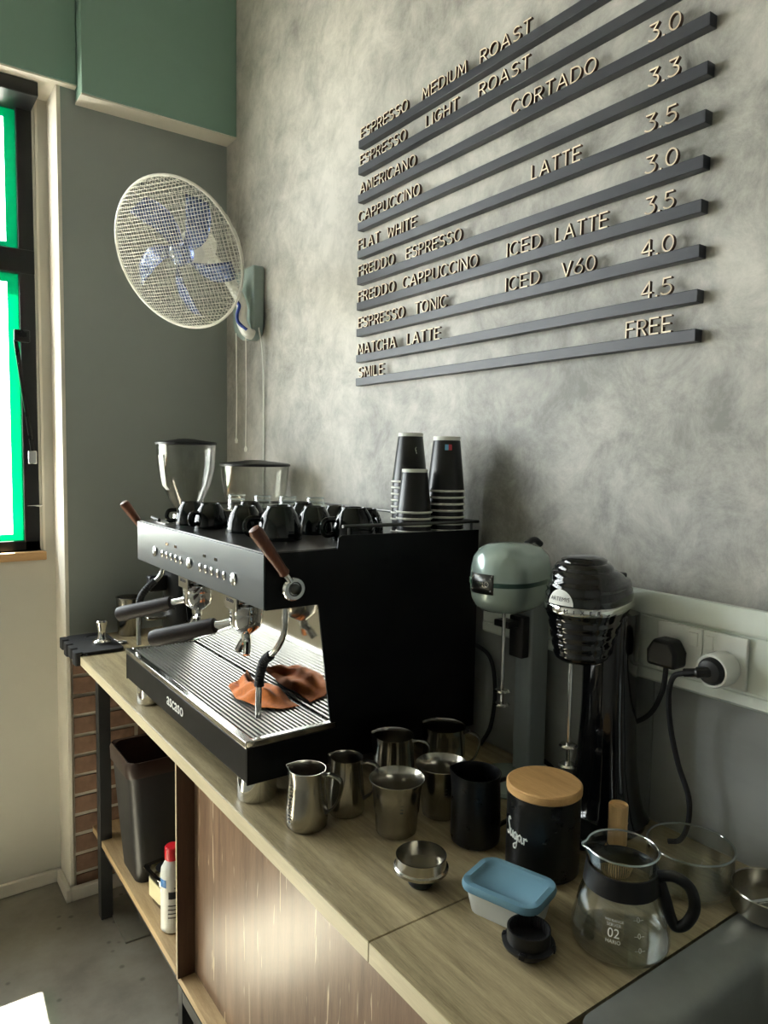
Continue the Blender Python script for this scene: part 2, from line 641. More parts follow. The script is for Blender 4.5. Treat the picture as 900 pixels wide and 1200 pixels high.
M['glass_rim_glint'] = pane_mat('glass_rim_glint', (0.85, 0.9, 0.88), 0.35, 0.28, (0.75, 0.8, 0.78))  # milky white put into the colour for light refracted in clear glass edges
M['hopper'] = glass('hopper', (0.90, 0.90, 0.88))
M['wood_sill'] = wood('wood_sill', (150, 112, 72), (196, 158, 112), 'x', 0.5, 1.0)

# ------------------------------------------------------------------ setting
XW, YB, YL, ZT, XF = 1.104, 2.59, 2.73, 0.93, 0.505


def setting():
    struct('floor', MB().box((-2.9, -2.6, -0.08), (1.3, 3.05, 0.0)), M['floor'], 'grey worn cement floor with dark spots')
    struct('wall_right', MB().box((XW, -2.6, 0), (XW + 0.18, YB + 0.25, 3.4)), M['plaster'], 'troweled micro-cement wall behind the coffee counter')
    # back wall: grey-painted plaster above the counter, bare brick below it
    struct('wall_back', MB().box((0.53, YB, 0.86), (XW, YB + 0.14, 3.4)), M['grey_wall'], 'grey painted wall in the corner behind the fan')
    core = struct('wall_brick', MB().box((0.53, YB + 0.012, 0), (XW, YB + 0.14, 0.86)), M['mortar'], 'bare brick wall below the counter')
    bl, bh, j = 0.205, 0.057, 0.014
    shared = {}
    for r in range(12):
        z0 = 0.012 + r*(bh + j)
        x = 0.542 - (0.0 if r % 2 else bl*0.55)
        while x < XW - 0.02:
            x0, x1 = max(x, 0.542), min(x + bl, XW - 0.004)
            if x1 - x0 > 0.03:
                key = round(x1 - x0, 3)
                if key not in shared:
                    bw = x1 - x0
                    shared[key] = MB().box((0, -0.007, 0), (bw, 0.0, bh)).mesh('brick')
                bo = ob('brick', shared[key], M['brick'], core, (x0, YB + 0.012 + random.uniform(-0.002, 0.003), z0))
                bo.rotation_euler = (0, random.uniform(-0.01, 0.01), random.uniform(-0.012, 0.012))
            x += bl + j
    # left part of the back wall around the window, and its whitewashed return
    m = MB()
    x0, x1, z0, z1 = -2.2, 0.47, 1.215, 2.80
    m.box((-2.9, YL, 0), (x0, YL + 0.30, 3.4))
    m.box((x1, YL, 0), (0.53, YL + 0.30, 3.4))
    m.box((x0, YL, 0), (x1, YL + 0.30, z0))
    m.box((x0, YL, z1), (x1, YL + 0.30, 3.4))
    struct('wall_window', m, M['cream_wall'], 'cream plaster wall around the black framed window')
    struct('trim_1', MB().prism([(0.517, YL + 0.01), (0.517, YB + 0.004), (0.520, YB - 0.002), (0.5315, YB - 0.002), (0.5315, YL + 0.01)], 'z', 0, 2.736), M['white_paint'], 'whitewashed pillar edge beside the grey wall')
    struct('trim_2', MB().box((0.478, YL - 0.006, 1.20), (0.486, YL + 0.0, 2.735)), M['white_paint'], 'rough plaster bead beside the window')
    # teal boxed beam under the ceiling
    struct('trim_3', MB().box((0.578, 2.500, 2.695), (XW, YB, 3.4)), M['teal_wall'], 'teal boxed beam in the corner', bevel=0.003)
    struct('trim_4', MB().box((-2.9, 2.560, 2.741), (0.577, YL, 3.4)), M['teal_wall'], 'teal boxed beam above the window', bevel=0.003)
    struct('trim_5', MB().box((0.578, 2.503, 2.690), (XW, YB, 2.696)), M['white_paint'], 'cream underside of the corner beam')
    struct('trim_6', MB().box((-2.9, 2.563, 2.736), (0.577, YL, 2.742)), M['white_paint'], 'cream underside of the window beam')
    struct('ceiling', MB().box((-2.9, -2.6, 3.38), (1.3, 3.05, 3.5)), M['ceiling'], 'plain ceiling of the cafe')
    struct('wall_rear', MB().box((-2.9, -2.7, 0), (1.3, -2.6, 3.4)), M['room_wall'], 'plain wall behind the photographer')
    struct('wall_left', MB().box((-2.75, -2.6, 0), (-2.65, 2.8, 3.4)), M['room_wall'], 'plain wall at the far side of the room')
    struct('ground_outside', MB().box((-30, -20, -0.2), (30, 40, -0.1)), M['street'], 'pale pavement outside')
    # baseboards
    struct('baseboard_left', MB().box((-2.6, YL - 0.016, 0), (0.514, YL, 0.046)), M['white_paint'], 'whitewashed skirting under the window wall', bevel=0.003)
    struct('baseboard_pillar', MB().box((0.50, YB - 0.03, 0), (0.517, YL - 0.016, 0.046)), M['white_paint'], 'whitewashed skirting round the pillar side', bevel=0.003)
    struct('baseboard_back', MB().box((0.517, YB - 0.03, 0), (XW, YB - 0.008, 0.044)), M['white_paint'], 'whitewashed skirting below the bricks', bevel=0.003)
    # loose floor slab below the counter
    struct('floor_patch', MB().prism([(0.609, 2.236), (1.09, 2.216), (1.09, 2.49), (0.612, 2.49)], 'z', 0.001, 0.007), M['slab'], 'raised floor patch below the counter')
    # tiled splashback below the trunking, one slab per joint
    sp = struct('wall_tiles', MB().box((XW - 0.006, -1.7, ZT), (XW, 2.5, 1.31)), M['print_dark'], 'splashback behind the worktop')
    tm = MB().box((-0.004, 0, 0), (0, 0.5972, 0.37)).mesh('tile')
    for k in range(-4, 3):
        t = ob('tile', tm, M['tile'], sp, (XW - 0.006, 0.7225 + k*0.6, ZT + 0.001))
    # window: black frame, transom, panes, green film, stay
    wf = MB()
    wy0, wy1 = YL + 0.0, YL + 0.055
    a0, a1, b0, b1 = -2.2, 0.47, 1.215, 2.80
    wf.box((a0, wy0, b0), (a1, wy1, b0 + 0.035))
    wf.box((a0, 2.606, 2.690), (a1, wy1, 2.7355))
    wf.box((a1 - 0.048, wy0, b0), (a1, wy1, b1))
    wf.box((a0, wy0, b0), (a0 + 0.045, wy1, b1))
    wf.box((a0, wy0 - 0.004, 2.155), (a1, wy1, 2.235))
    for q in (-1.44, -0.85, -0.26):
        wf.box((q - 0.06, wy0, b0), (q, wy1, b1))
    win = struct('window_1', wf, M['black_frame'], 'black framed window with green edged panes', bevel=0.003)
    for (x0, x1, z0, z1) in [(p, q, r, t_) for p, q in ((-0.26, 0.422), (-0.85, -0.32), (-1.44, -0.91), (-2.155, -1.50)) for r, t_ in ((1.25, 2.155), (2.235, 2.69))]:
        p = ob('pane', MB().box((x0, wy0 + 0.024, z0), (x1, wy0 + 0.028, z1)), M['pane'], win)
        if x1 < 0:
            continue
        f = MB()
        t = 0.034
        f.box((x0, wy0 + 0.020, z0), (x1, wy0 + 0.0225, z0 + 0.022))
        f.box((x0, wy0 + 0.020, z1 - 0.03), (x1, wy0 + 0.0225, z1))
        f.box((x1 - t, wy0 + 0.020, z0 + 0.022), (x1, wy0 + 0.0225, z1 - 0.03))
        f.box((x0, wy0 + 0.020, z0 + 0.022), (x0 + t, wy0 + 0.0225, z1 - 0.03))
        g = ob('film_border', f, M['green_film'], p)
        g['label'] = 'emerald green film border of the pane'
    st = MB()
    st.tube([(0.405, YL - 0.012, 1.93), (0.452, YL - 0.012, 1.55)], 0.010, 6, flat=0.6)
    ob('stay_arm', st, M['black_satin'], win)
    ob('stay_bracket', MB().box((0.40, YL - 0.022, 1.925), (0.448, YL + 0.002, 1.965)), M['black_satin'], win, bevel=0.003)
    ob('stay_bracket', MB().box((0.435, YL - 0.022, 1.515), (0.462, YL + 0.002, 1.56)), M['chrome'], win, bevel=0.003)
    ob('latch_pin', MB().tube([(0.43, YL - 0.012, 1.37), (0.476, YL - 0.012, 1.372)], 0.0035, 6), M['chrome'], win)
    ob('window_sill', MB().box((-2.25, YL - 0.03, 1.183), (0.485, YL + 0.03, 1.213)), M['wood_sill'], win, bevel=0.003)


setting()

# ------------------------------------------------------------------ counter
def counter():
    t = thing('worktop', 'long oak worktop slab under the espresso machine', 'worktop', (XF, 0.728, ZT))
    top = ob('slab', MB().box((0.0, 0.0012, -0.028), (XW - XF - 0.012, 1.842, 0)), M['oak'], t, bevel=0.0015)
    ob('edge_band', MB().box((-0.0012, 0.0012, -0.0275), (0.0, 1.842, -0.001)), M['oak_edge'], t)
    t2 = thing('worktop', 'short oak worktop slab with the sink cut into it', 'worktop', (XF, 0.728, ZT))
    m = MB()
    m.box((0.0, -0.235, -0.028), (XW - XF - 0.012, -0.0012, 0))
    m.box((0.0, -1.9, -0.028), (0.10, -0.235, 0))
    m.box((0.50, -1.9, -0.028), (XW - XF - 0.012, -0.235, 0))
    ob('slab', m, M['oak'], t2)
    ob('edge_band', MB().box((-0.0012, -1.9, -0.0275), (0.0, -0.0012, -0.001)), M['oak_edge'], t2)
    # sink
    s = thing('sink', 'stainless steel kitchen sink sunk into the worktop', 'sink', (XF + 0.30, 0.2, ZT))
    fl = MB()
    ox0, ox1, oy0, oy1 = -0.195, 0.205, -0.55, 0.286
    ix0, ix1, iy0, iy1 = -0.145, 0.150, -0.45, 0.232
    n = 6
    A = rrect(ox0, oy0, ox1, oy1, 0.03, n)
    B = rrect(ix0, iy0, ix1, iy1, 0.06, n)
    Cc = rrect(ix0 + 0.012, iy0 + 0.012, ix1 - 0.012, iy1 - 0.012, 0.055, n)
    D = rrect(ix0 + 0.03, iy0 + 0.03, ix1 - 0.03, iy1 - 0.03, 0.05, n)
    k = len(A)
    rings = [([(x, y) for x, y in A], 0.0005), ([(x, y) for x, y in A], 0.004), (B, 0.003), (Cc, -0.012), (D, -0.16)]
    for ring, z in rings:
        fl.v += [(x, y, z) for x, y in ring]
    for i in range(len(rings)-1):
        for q in range(k):
            q2 = (q+1) % k
            fl.f.append((i*k+q, i*k+q2, (i+1)*k+q2, (i+1)*k+q))
    fl.f.append(tuple((len(rings)-1)*k + q for q in range(k)))
    ob('bowl', fl, M['sink_steel'], s, sharp=50)
    ob('drain', MB().lathe([(0.0, -0.158), (0.035, -0.157), (0.04, -0.159)], 24, (0, -0.1, 0)), M['chrome'], s)
    # metal frame with shelf
    fr = thing('counter_frame', 'dark steel frame carrying the worktop and lower shelf', 'frame', (0.58, 2.42, 0))

    def bar(name, a, b, mat='frame_metal'):
        a = [a[i] - (0.58, 2.42, 0)[i] for i in range(3)]
        b = [b[i] - (0.58, 2.42, 0)[i] for i in range(3)]
        return ob(name, MB().box(a, b), M[mat], fr, bevel=0.002)
    bar('leg', (0.576, 2.40, 0), (0.614, 2.438, 0.90))
    bar('leg', (0.985, 2.40, 0), (1.023, 2.438, 0.90))
    bar('rail', (0.59, 1.687, 0.222), (0.61, 2.40, 0.252))
    bar('rail', (0.614, 2.405, 0.222), (0.985, 2.433, 0.252))
    bar('rail', (0.614, 2.405, 0.862), (0.985, 2.433, 0.90))
    bar('rail', (0.60, 1.687, 0.872), (0.614, 2.40, 0.90))
    sh = ob('shelf', MB().box((0.0, -0.7345, 0.253), (0.47, 0.10, 0.275)), M['osb'], fr, bevel=0.0015)
    sh['label'] = 'raw board shelf'
    # cabinet with recessed walnut front
    cb = thing('cabinet', 'walnut laminate cabinet with scratched recessed front panels', 'cabinet', (0.585, 1.66, 0.235))
    o = (0.585, 1.66, 0.235)

    def cbx(name, a, b, mat, bevel=0.001):
        return ob(name, MB().box([a[i]-o[i] for i in range(3)], [b[i]-o[i] for i in range(3)]), M[mat], cb, bevel=bevel)
    for a, b in (((0.584, 1.652, 0), (0.614, 1.683, 0.235)), ((0.985, 1.652, 0), (1.023, 1.683, 0.235)), ((0.584, -0.6, 0), (0.614, -0.568, 0.235)), ((0.985, -0.6, 0), (1.023, -0.568, 0.235))):
        cbx('leg', a, b, 'frame_metal', 0.002)
    cbx('base_rail', (0.584, -0.568, 0.20), (0.600, 1.652, 0.234), 'frame_metal', 0.002)
    cbx('side_panel', (0.578, 1.664, 0.256), (1.05, 1.671, 0.901), 'walnut_dark')
    e = cbx('edge_band', (0.5768, 1.664, 0.256), (0.578, 1.671, 0.901), 'oak_edge', 0)
    cbx('front_panel', (0.622, 0.7288, 0.2565), (0.638, 1.6635, 0.9015), 'walnut')
    cbx('front_panel', (0.622, -0.6, 0.2565), (0.638, 0.7268, 0.9015), 'walnut')
    cbx('bottom_board', (0.585, -0.6, 0.2355), (1.05, 1.684, 0.2555), 'osb')
    cbx('back_panel', (1.05, -0.6, 0.2565), (1.058, 1.664, 0.9015), 'walnut_dark')


counter()

# ------------------------------------------------------------------ espresso machine
MX0, MX1, MY0, MY1 = 0.520, 1.055, 1.135, 1.870


def machine():
    o = (0.78, 1.50, ZT)
    t = thing('espresso_machine', 'black two group espresso machine on the oak worktop', 'coffee machine', o)

    def mk(name, mb, mat, par=t, bevel=0.0, sharp=35, label=None):
        if par is t:
            mb.v = [(x-o[0], y-o[1], z-o[2]) for x, y, z in mb.v]
        else:
            mb.v = [(x-o[0], y-o[1], z-o[2]) for x, y, z in mb.v]
        r = ob(name, mb, M[mat], par, bevel=bevel, sharp=sharp)
        if label:
            r['label'] = label
        return r
    for fx, fy in ((0.560, 1.178), (0.560, 1.790), (1.0, 1.19), (1.0, 1.775)):
        mk('foot', MB().lathe([(0, 0), (0.0345, 0), (0.0365, 0.003), (0.0365, 0.046), (0, 0.046)], 40, (fx, fy, ZT)), 'chrome')
    base = mk('base', MB().box((MX0, MY0 + 0.003, 0.977), (MX1, MY1 - 0.003, 1.040)), 'black_matte', bevel=0.002)
    # tray rim: steel frame with a sunken floor
    rim = MB()
    rim.box((MX0 - 0.002, MY0 + 0.0, 1.041), (MX0 + 0.014, MY1, 1.054))
    rim.box((MX0 + 0.014, MY0 + 0.0, 1.041), (0.704, MY0 + 0.014, 1.054))
    rim.box((MX0 + 0.014, MY1 - 0.014, 1.041), (0.704, MY1, 1.054))
    mk('tray_rim', rim, 'steel', bevel=0.002)
    mk('tray_floor', MB().box((MX0 + 0.014, MY0 + 0.014, 1.0405), (0.704, MY1 - 0.014, 1.0425)), 'black_satin')
    gr = MB()
    x = MX0 + 0.019
    while x < 0.693:
        gr.box((x, MY0 + 0.016, 1.0475), (x + 0.0044, MY1 - 0.016, 1.0525))
        x += 0.0092
    g = mk('drip_grate', gr, 'grate')
    g['kind'] = 'stuff'
    g['label'] = 'polished wire drip grate'
    for yy in (1.30, 1.46, 1.55, 1.70):
        mk('grate_support', MB().box((MX0 + 0.016, yy, 1.0428), (0.694, yy + 0.004, 1.0462)), 'dark_steel')
    # rear body behind the groups
    mk('rear_body', MB().prism([(0.700, 1.041), (0.676, 1.283), (MX1 - 0.002, 1.283), (MX1 - 0.002, 1.041)], 'y', MY0 + 0.004, MY1 - 0.004), 'black_matte')
    mk('splash_panel', MB().prism([(0.6965, 1.043), (0.6725, 1.2825), (0.6755, 1.2825), (0.6995, 1.043)], 'y', MY0 + 0.006, MY1 - 0.006), 'mirror', label='polished steel splash panel')
    mk('head', MB().box((0.555, MY0 + 0.003, 1.284), (MX1 - 0.002, MY1 - 0.003, 1.379)), 'black_matte', bevel=0.001)
    fp = mk('front_panel', MB().box((0.5515, MY0, 1.284), (0.5548, MY1, 1.383)), 'panel_metal', bevel=0.001, label='grey brushed metal control panel')
    # C-shaped side panels, the rear part stands higher
    prof = [(MX0, 0.975), (MX1, 0.975), (MX1 + 0.002, 1.404), (0.712, 1.409), (0.7045, 1.404), (0.702, 1.384), (0.5555, 1.384), (0.5555, 1.2835), (0.662, 1.2835), (0.690, 1.056), (0.7055, 1.054), (0.7055, 1.0405), (MX0, 1.0405)]
    mk('side_panel', MB().prism(prof, 'y', MY0 - 0.001, MY0 + 0.0028), 'black_matte')
    mk('side_panel', MB().prism(prof, 'y', MY1 - 0.0028, MY1 + 0.001), 'black_matte')
    mk('top_plate', MB().box((0.556, MY0 + 0.004, 1.3795), (MX1 - 0.003, MY1 - 0.004, 1.3855)), 'dark_steel', bevel=0.001)
    ra = MB()
    ra.tube([(0.716, MY0 + 0.004, 1.425), (1.06, MY0 + 0.004, 1.421)], 0.0035, 8)
    ra.tube([(0.716, MY1 - 0.012, 1.425), (1.06, MY1 - 0.012, 1.421)], 0.0035, 8)
    ra.tube([(1.056, MY0 + 0.004, 1.421), (1.056, MY1 - 0.012, 1.421)], 0.0035, 8)
    for px_, py_ in ((0.73, MY0 + 0.0045), (1.04, MY0 + 0.0045), (0.73, MY1 - 0.012), (1.04, MY1 - 0.012)):
        ra.tube([(px_, py_, 1.385), (px_, py_, 1.424)], 0.003, 8)
    mk('cup_rail', ra, 'dark_steel')
    # controls
    for yy in (1.725, 1.496, 1.262):
        d = mk('dial', MB().lathe([(0, 0.0), (0.0125, 0.0), (0.0125, 0.003), (0.0095, 0.005), (0, 0.0052)], 28).xf(Matrix.Translation((0.5516, yy, 1.321)) @ Matrix.Rotation(-PI/2, 4, 'Y')), 'chrome')
        mk('dial_face', MB().lathe([(0, 0), (0.006, 0), (0.005, 0.0012), (0, 0.0012)], 20).xf(Matrix.Translation((0.5464, yy, 1.321)) @ Matrix.Rotation(-PI/2, 4, 'Y')), 'print_white', d)
    for yy in (1.672, 1.641, 1.611, 1.580, 1.549, 1.432, 1.401, 1.370, 1.339, 1.308):
        b = mk('button', MB().lathe([(0, 0), (0.0065, 0), (0.0065, 0.002), (0.005, 0.0032), (0, 0.0032)], 20, sx=1.35).xf(Matrix.Translation((0.5516, yy, 1.321)) @ Matrix.Rotation(-PI/2, 4, 'Y')), 'chrome')
    for yy in (1.640, 1.582, 1.410, 1.350):
        mk('indicator', MB().box((0.5503, yy - 0.007, 1.345), (0.5516, yy + 0.007, 1.351)), 'black_gloss')
    # name on the base front
    lm = text_mesh('ascaso', 0.040, 0.0003)
    lm.transform(Matrix.Translation((MX0 - 0.0008 - o[0], 1.503 - o[1], 1.012 - o[2])) @ Matrix(((0, 0, -1, 0), (-1, 0, 0, 0), (0, 1, 0, 0), (0, 0, 0, 1))))
    lg = ob('lettering', lm, M['print_white'], base)
    # groups, portafilters
    for gy in (1.345, 1.615):
        g = mk('group_head', MB().lathe([(0, 0.0), (0.033, 0.0), (0.035, 0.006), (0.035, 0.020), (0.028, 0.024), (0.028, 0.06), (0, 0.06)], 36, (0.615, gy, 1.232)), 'chrome')
        mk('group_block', MB().box((0.585, gy - 0.028, 1.258), (0.674, gy + 0.028, 1.2835)), 'steel', g, bevel=0.004)
        gp = mk('group_plate', MB().box((0.579, gy - 0.030, 1.246), (0.583, gy + 0.030, 1.2835)), 'steel', g, bevel=0.001)
        tm = text_mesh('ascaso', 0.014, 0.0002)
        tm.transform(Matrix.Translation((0.5788 - o[0], gy - o[1], 1.265 - o[2])) @ Matrix(((0, 0, -1, 0), (-1, 0, 0, 0), (0, 1, 0, 0), (0, 0, 0, 1))))
        ob('lettering', tm, M['print_dark'], g)
        pf = mk('portafilter', MB().lathe([(0, -0.03), (0.012, -0.03), (0.030, -0.016), (0.034, -0.004), (0.034, 0.016), (0, 0.016)], 36, (0.615, gy, 1.222)), 'chrome')
        dx, dy, dz = -0.63, 0.72, -0.26
        if gy > 1.5:
            dx, dy, dz = -0.60, 0.75, -0.26
        L = Vector((dx, dy, dz)).normalized()
        p0 = Vector((0.612, gy, 1.222)) + L*0.030
        p1 = p0 + L*0.040
        mk('portafilter_neck', MB().tube([p0, p0 + L*0.02, p1], [0.009, 0.0075, 0.0085], 12), 'chrome', pf)
        hp = [p1 + L*q for q in (-0.002, 0.0, 0.010, 0.05, 0.095, 0.138, 0.149, 0.152)]
        mk('portafilter_handle', MB().tube(hp, [0.011, 0.0155, 0.0165, 0.0170, 0.0178, 0.0188, 0.0172, 0.012], 20), 'dark_wood', pf, label='dark wooden portafilter handle')
        he = hp[-1]
        mk('handle_cap', MB().tube([he - L*0.004, he + L*0.002], [0.0148, 0.011], 16), 'chrome', pf)
        spt = MB()
        spt.tube([(0.615, gy, 1.196), (0.615, gy, 1.175)], 0.0095, 12)
        spt.tube(smooth([(0.615, gy - 0.002, 1.18), (0.611, gy - 0.012, 1.170), (0.606, gy - 0.021, 1.152)]), 0.0075, 10)
        spt.tube(smooth([(0.615, gy + 0.002, 1.18), (0.611, gy + 0.012, 1.170), (0.606, gy + 0.021, 1.152)]), 0.0075, 10)
        mk('spout', spt, 'chrome', pf)
    # steam wands
    w1 = mk('steam_wand', MB().tube(smooth([(0.603, 1.152, 1.29), (0.602, 1.155, 1.235), (0.595, 1.172, 1.200), (0.586, 1.205, 1.170), (0.582, 1.214, 1.140), (0.580, 1.214, 1.10), (0.579, 1.213, 1.062)]), 0.0060, 12), 'chrome')
    mk('sleeve', MB().tube(smooth([(0.5915, 1.186, 1.1875), (0.586, 1.205, 1.170), (0.582, 1.214, 1.140), (0.5812, 1.214, 1.122)], 10), [0.0085 + 0.0012*(k % 2) for k in range(31)], 12), 'black_rubber', w1)
    w2 = mk('steam_wand', MB().tube(smooth([(0.603, 1.835, 1.29), (0.600, 1.835, 1.245), (0.575, 1.85, 1.215), (0.552, 1.856, 1.185), (0.548, 1.857, 1.13), (0.548, 1.857, 1.062)]), 0.0060, 12), 'chrome')
    mk('sleeve', MB().tube(smooth([(0.588, 1.843, 1.229), (0.575, 1.85, 1.215), (0.556, 1.856, 1.190), (0.549, 1.857, 1.160)], 10), [0.0085 + 0.0012*(k % 2) for k in range(31)], 12), 'black_rubber', w2)
    # steam levers with wooden handles
    for yy, px_, pz_, tx, tz, nm_ in ((1.1115, 0.602, 1.321, 0.522, 1.432, 'near'), (1.894, 0.602, 1.321, 0.524, 1.430, 'far')):
        s = -1 if yy < 1.5 else 1
        wall = MY0 - 0.0015 if s < 0 else MY1 + 0.0015
        kb = MB().lathe([(0, 0), (0.021, 0), (0.0225, 0.004), (0.0225, 0.016), (0.019, 0.021), (0.013, 0.021), (0.011, 0.018), (0, 0.018)], 36)
        kb.xf(Matrix.Translation((px_, wall, pz_)) @ Matrix.Rotation(PI/2 if s < 0 else -PI/2, 4, 'X'))
        k = mk('steam_knob', kb, 'chrome')
        cap = MB().lathe([(0, 0.0182), (0.0095, 0.0182), (0.0095, 0.0215), (0.007, 0.023), (0, 0.0232)], 28).ring((0, 0, 0.0195), 0.0150, 0.0016, 32, 6)
        cap.xf(Matrix.Translation((px_, wall, pz_)) @ Matrix.Rotation(PI/2 if s < 0 else -PI/2, 4, 'X'))
        mk('knob_cap', cap, 'dark_steel', k)
        D = Vector((tx - px_, 0, tz - pz_))
        ln = D.length
        D.normalize()
        c = Vector((px_, yy, pz_))
        mk('lever_stem', MB().tube([c + D*0.018, c + D*0.036], 0.006, 12), 'chrome', k)
        mk('lever_handle', MB().tube([c + D*q for q in (0.034, 0.038, 0.046, 0.07, 0.10, ln - 0.007, ln, ln + 0.002)], [0.007, 0.0098, 0.0088, 0.0098, 0.0114, 0.0126, 0.010, 0.004], 20), 'red_wood', k, label='reddish wooden lever handle')


machine()

# cups stored upside down on the machine
def cups():
    t = thing('coffee_cup', '', 'cup', (0, 0, 0))
    prof = [(0.0355, 0.0), (0.0375, 0.0005), (0.0378, 0.008), (0.0362, 0.022), (0.030, 0.041), (0.0245, 0.050), (0.0225, 0.052), (0.0215, 0.056), (0.019, 0.056), (0.018, 0.0535), (0.0, 0.0535)]
    inner = [(0.0, 0.0475), (0.022, 0.046), (0.028, 0.038), (0.034, 0.02), (0.0355, 0.0)]
    ob('body', MB().lathe(prof + inner, 36), M['cup_black'], t, sharp=40)
    ob('handle', MB().tube(smooth([(0.0355, 0, 0.012), (0.050, 0, 0.010), (0.057, 0, 0.020), (0.052, 0, 0.034), (0.034, 0, 0.036)], 6), 0.0038, 10, flat=1.3), M['cup_black'], t)
    spots = [
        (0.628, 1.690, 2.8, 1.00, 'black cup nearest the far end of the machine top'),
        (0.640, 1.597, 3.4, 1.02, 'black cup second along the front row on the machine'),
        (0.668, 1.470, 0.2, 1.05, 'black cup third along the front row on the machine'),
        (0.672, 1.310, 2.9, 1.22, 'large black cup behind the near wooden steam lever'),
        (0.752, 1.625, 0.8, 1.02, 'black cup in the second row on the machine, far end'),
        (0.775, 1.500, 4.2, 1.00, 'black cup in the second row behind the large cup'),
        (0.790, 1.375, 2.9, 1.08, 'black cup in the second row, middle of the machine top'),
        (0.800, 1.232, 3.0, 1.20, 'large black cup beside the raised corner of the machine'),
        (0.865, 1.560, 0.4, 1.0, 'black cup in the back row next to the shot glasses'),
        (0.885, 1.440, 1.2, 1.0, 'black cup in the back row, middle of the machine top'),
        (0.895, 1.325, 4.6, 1.0, 'black cup in the back row beside the paper cups')]
    for i, (x, y, a, s, lab) in enumerate(spots):
        if i == 0:
            t.location = (x, y, 1.3858)
            t.rotation_euler = (0, 0, a)
            t.scale = (s, s, s)
            t['label'] = lab
            t['group'] = 'cups upside down on the machine'
        else:
            dup(t, (x, y, 1.3858), a, lab, 'cups upside down on the machine', s)
    # shot glasses
    g0 = None
    prof = [(0, 0.064), (0.0215, 0.064), (0.0230, 0.062), (0.0265, 0.0), (0.0245, 0.0), (0.0205, 0.050), (0, 0.051)]
    gm = MB().lathe(prof, 28).mesh('shot_glass')
    base_glint = MB().ring((0, 0, 0.0625), 0.0218, 0.0016, 28, 6).ring((0, 0, 0.0510), 0.0205, 0.0010, 28, 6).mesh('base')  # pale rings painting the light caught in the thick glass base
    for x, y, lab in ((0.800, 1.812, 'shot glass nearest the tall grinder hopper'), (0.848, 1.752, 'second shot glass from the far end of the machine top'), (0.890, 1.690, 'third shot glass from the far end of the machine top'), (0.938, 1.628, 'shot glass farthest from the tall grinder hopper')):
        g = ob('shot_glass', gm, M['glass'], None, (x, y, 1.3858))
        ob('base', base_glint, M['glass_rim_glint'], g)
        tag(g, lab, 'glass', 'shot glasses on the machine')
    # small steel basket and spoon at the far front corner
    b = ob('filter_basket', MB().lathe([(0, 0.0), (0.022, 0.0), (0.026, 0.024), (0.029, 0.026), (0.0285, 0.0275), (0.0245, 0.0255), (0.021, 0.002), (0, 0.002)], 28), M['steel'], None, (0.745, 1.765, 1.3858))
    tag(b, 'small steel filter basket at the far end of the machine top', 'basket')
    k = thing('spatula', 'flat steel spatula lying at the far corner of the machine', 'spatula', (0.585, 1.77, 1.3858))
    ob('blade', MB().box((-0.012, -0.05, 0.0003), (0.012, 0.03, 0.0018)), M['steel'], k)
    ob('handle', MB().tube([(0.0, 0.028, 0.004), (0.0, 0.085, 0.006)], 0.004, 8), M['black_plastic'], k)


cups()

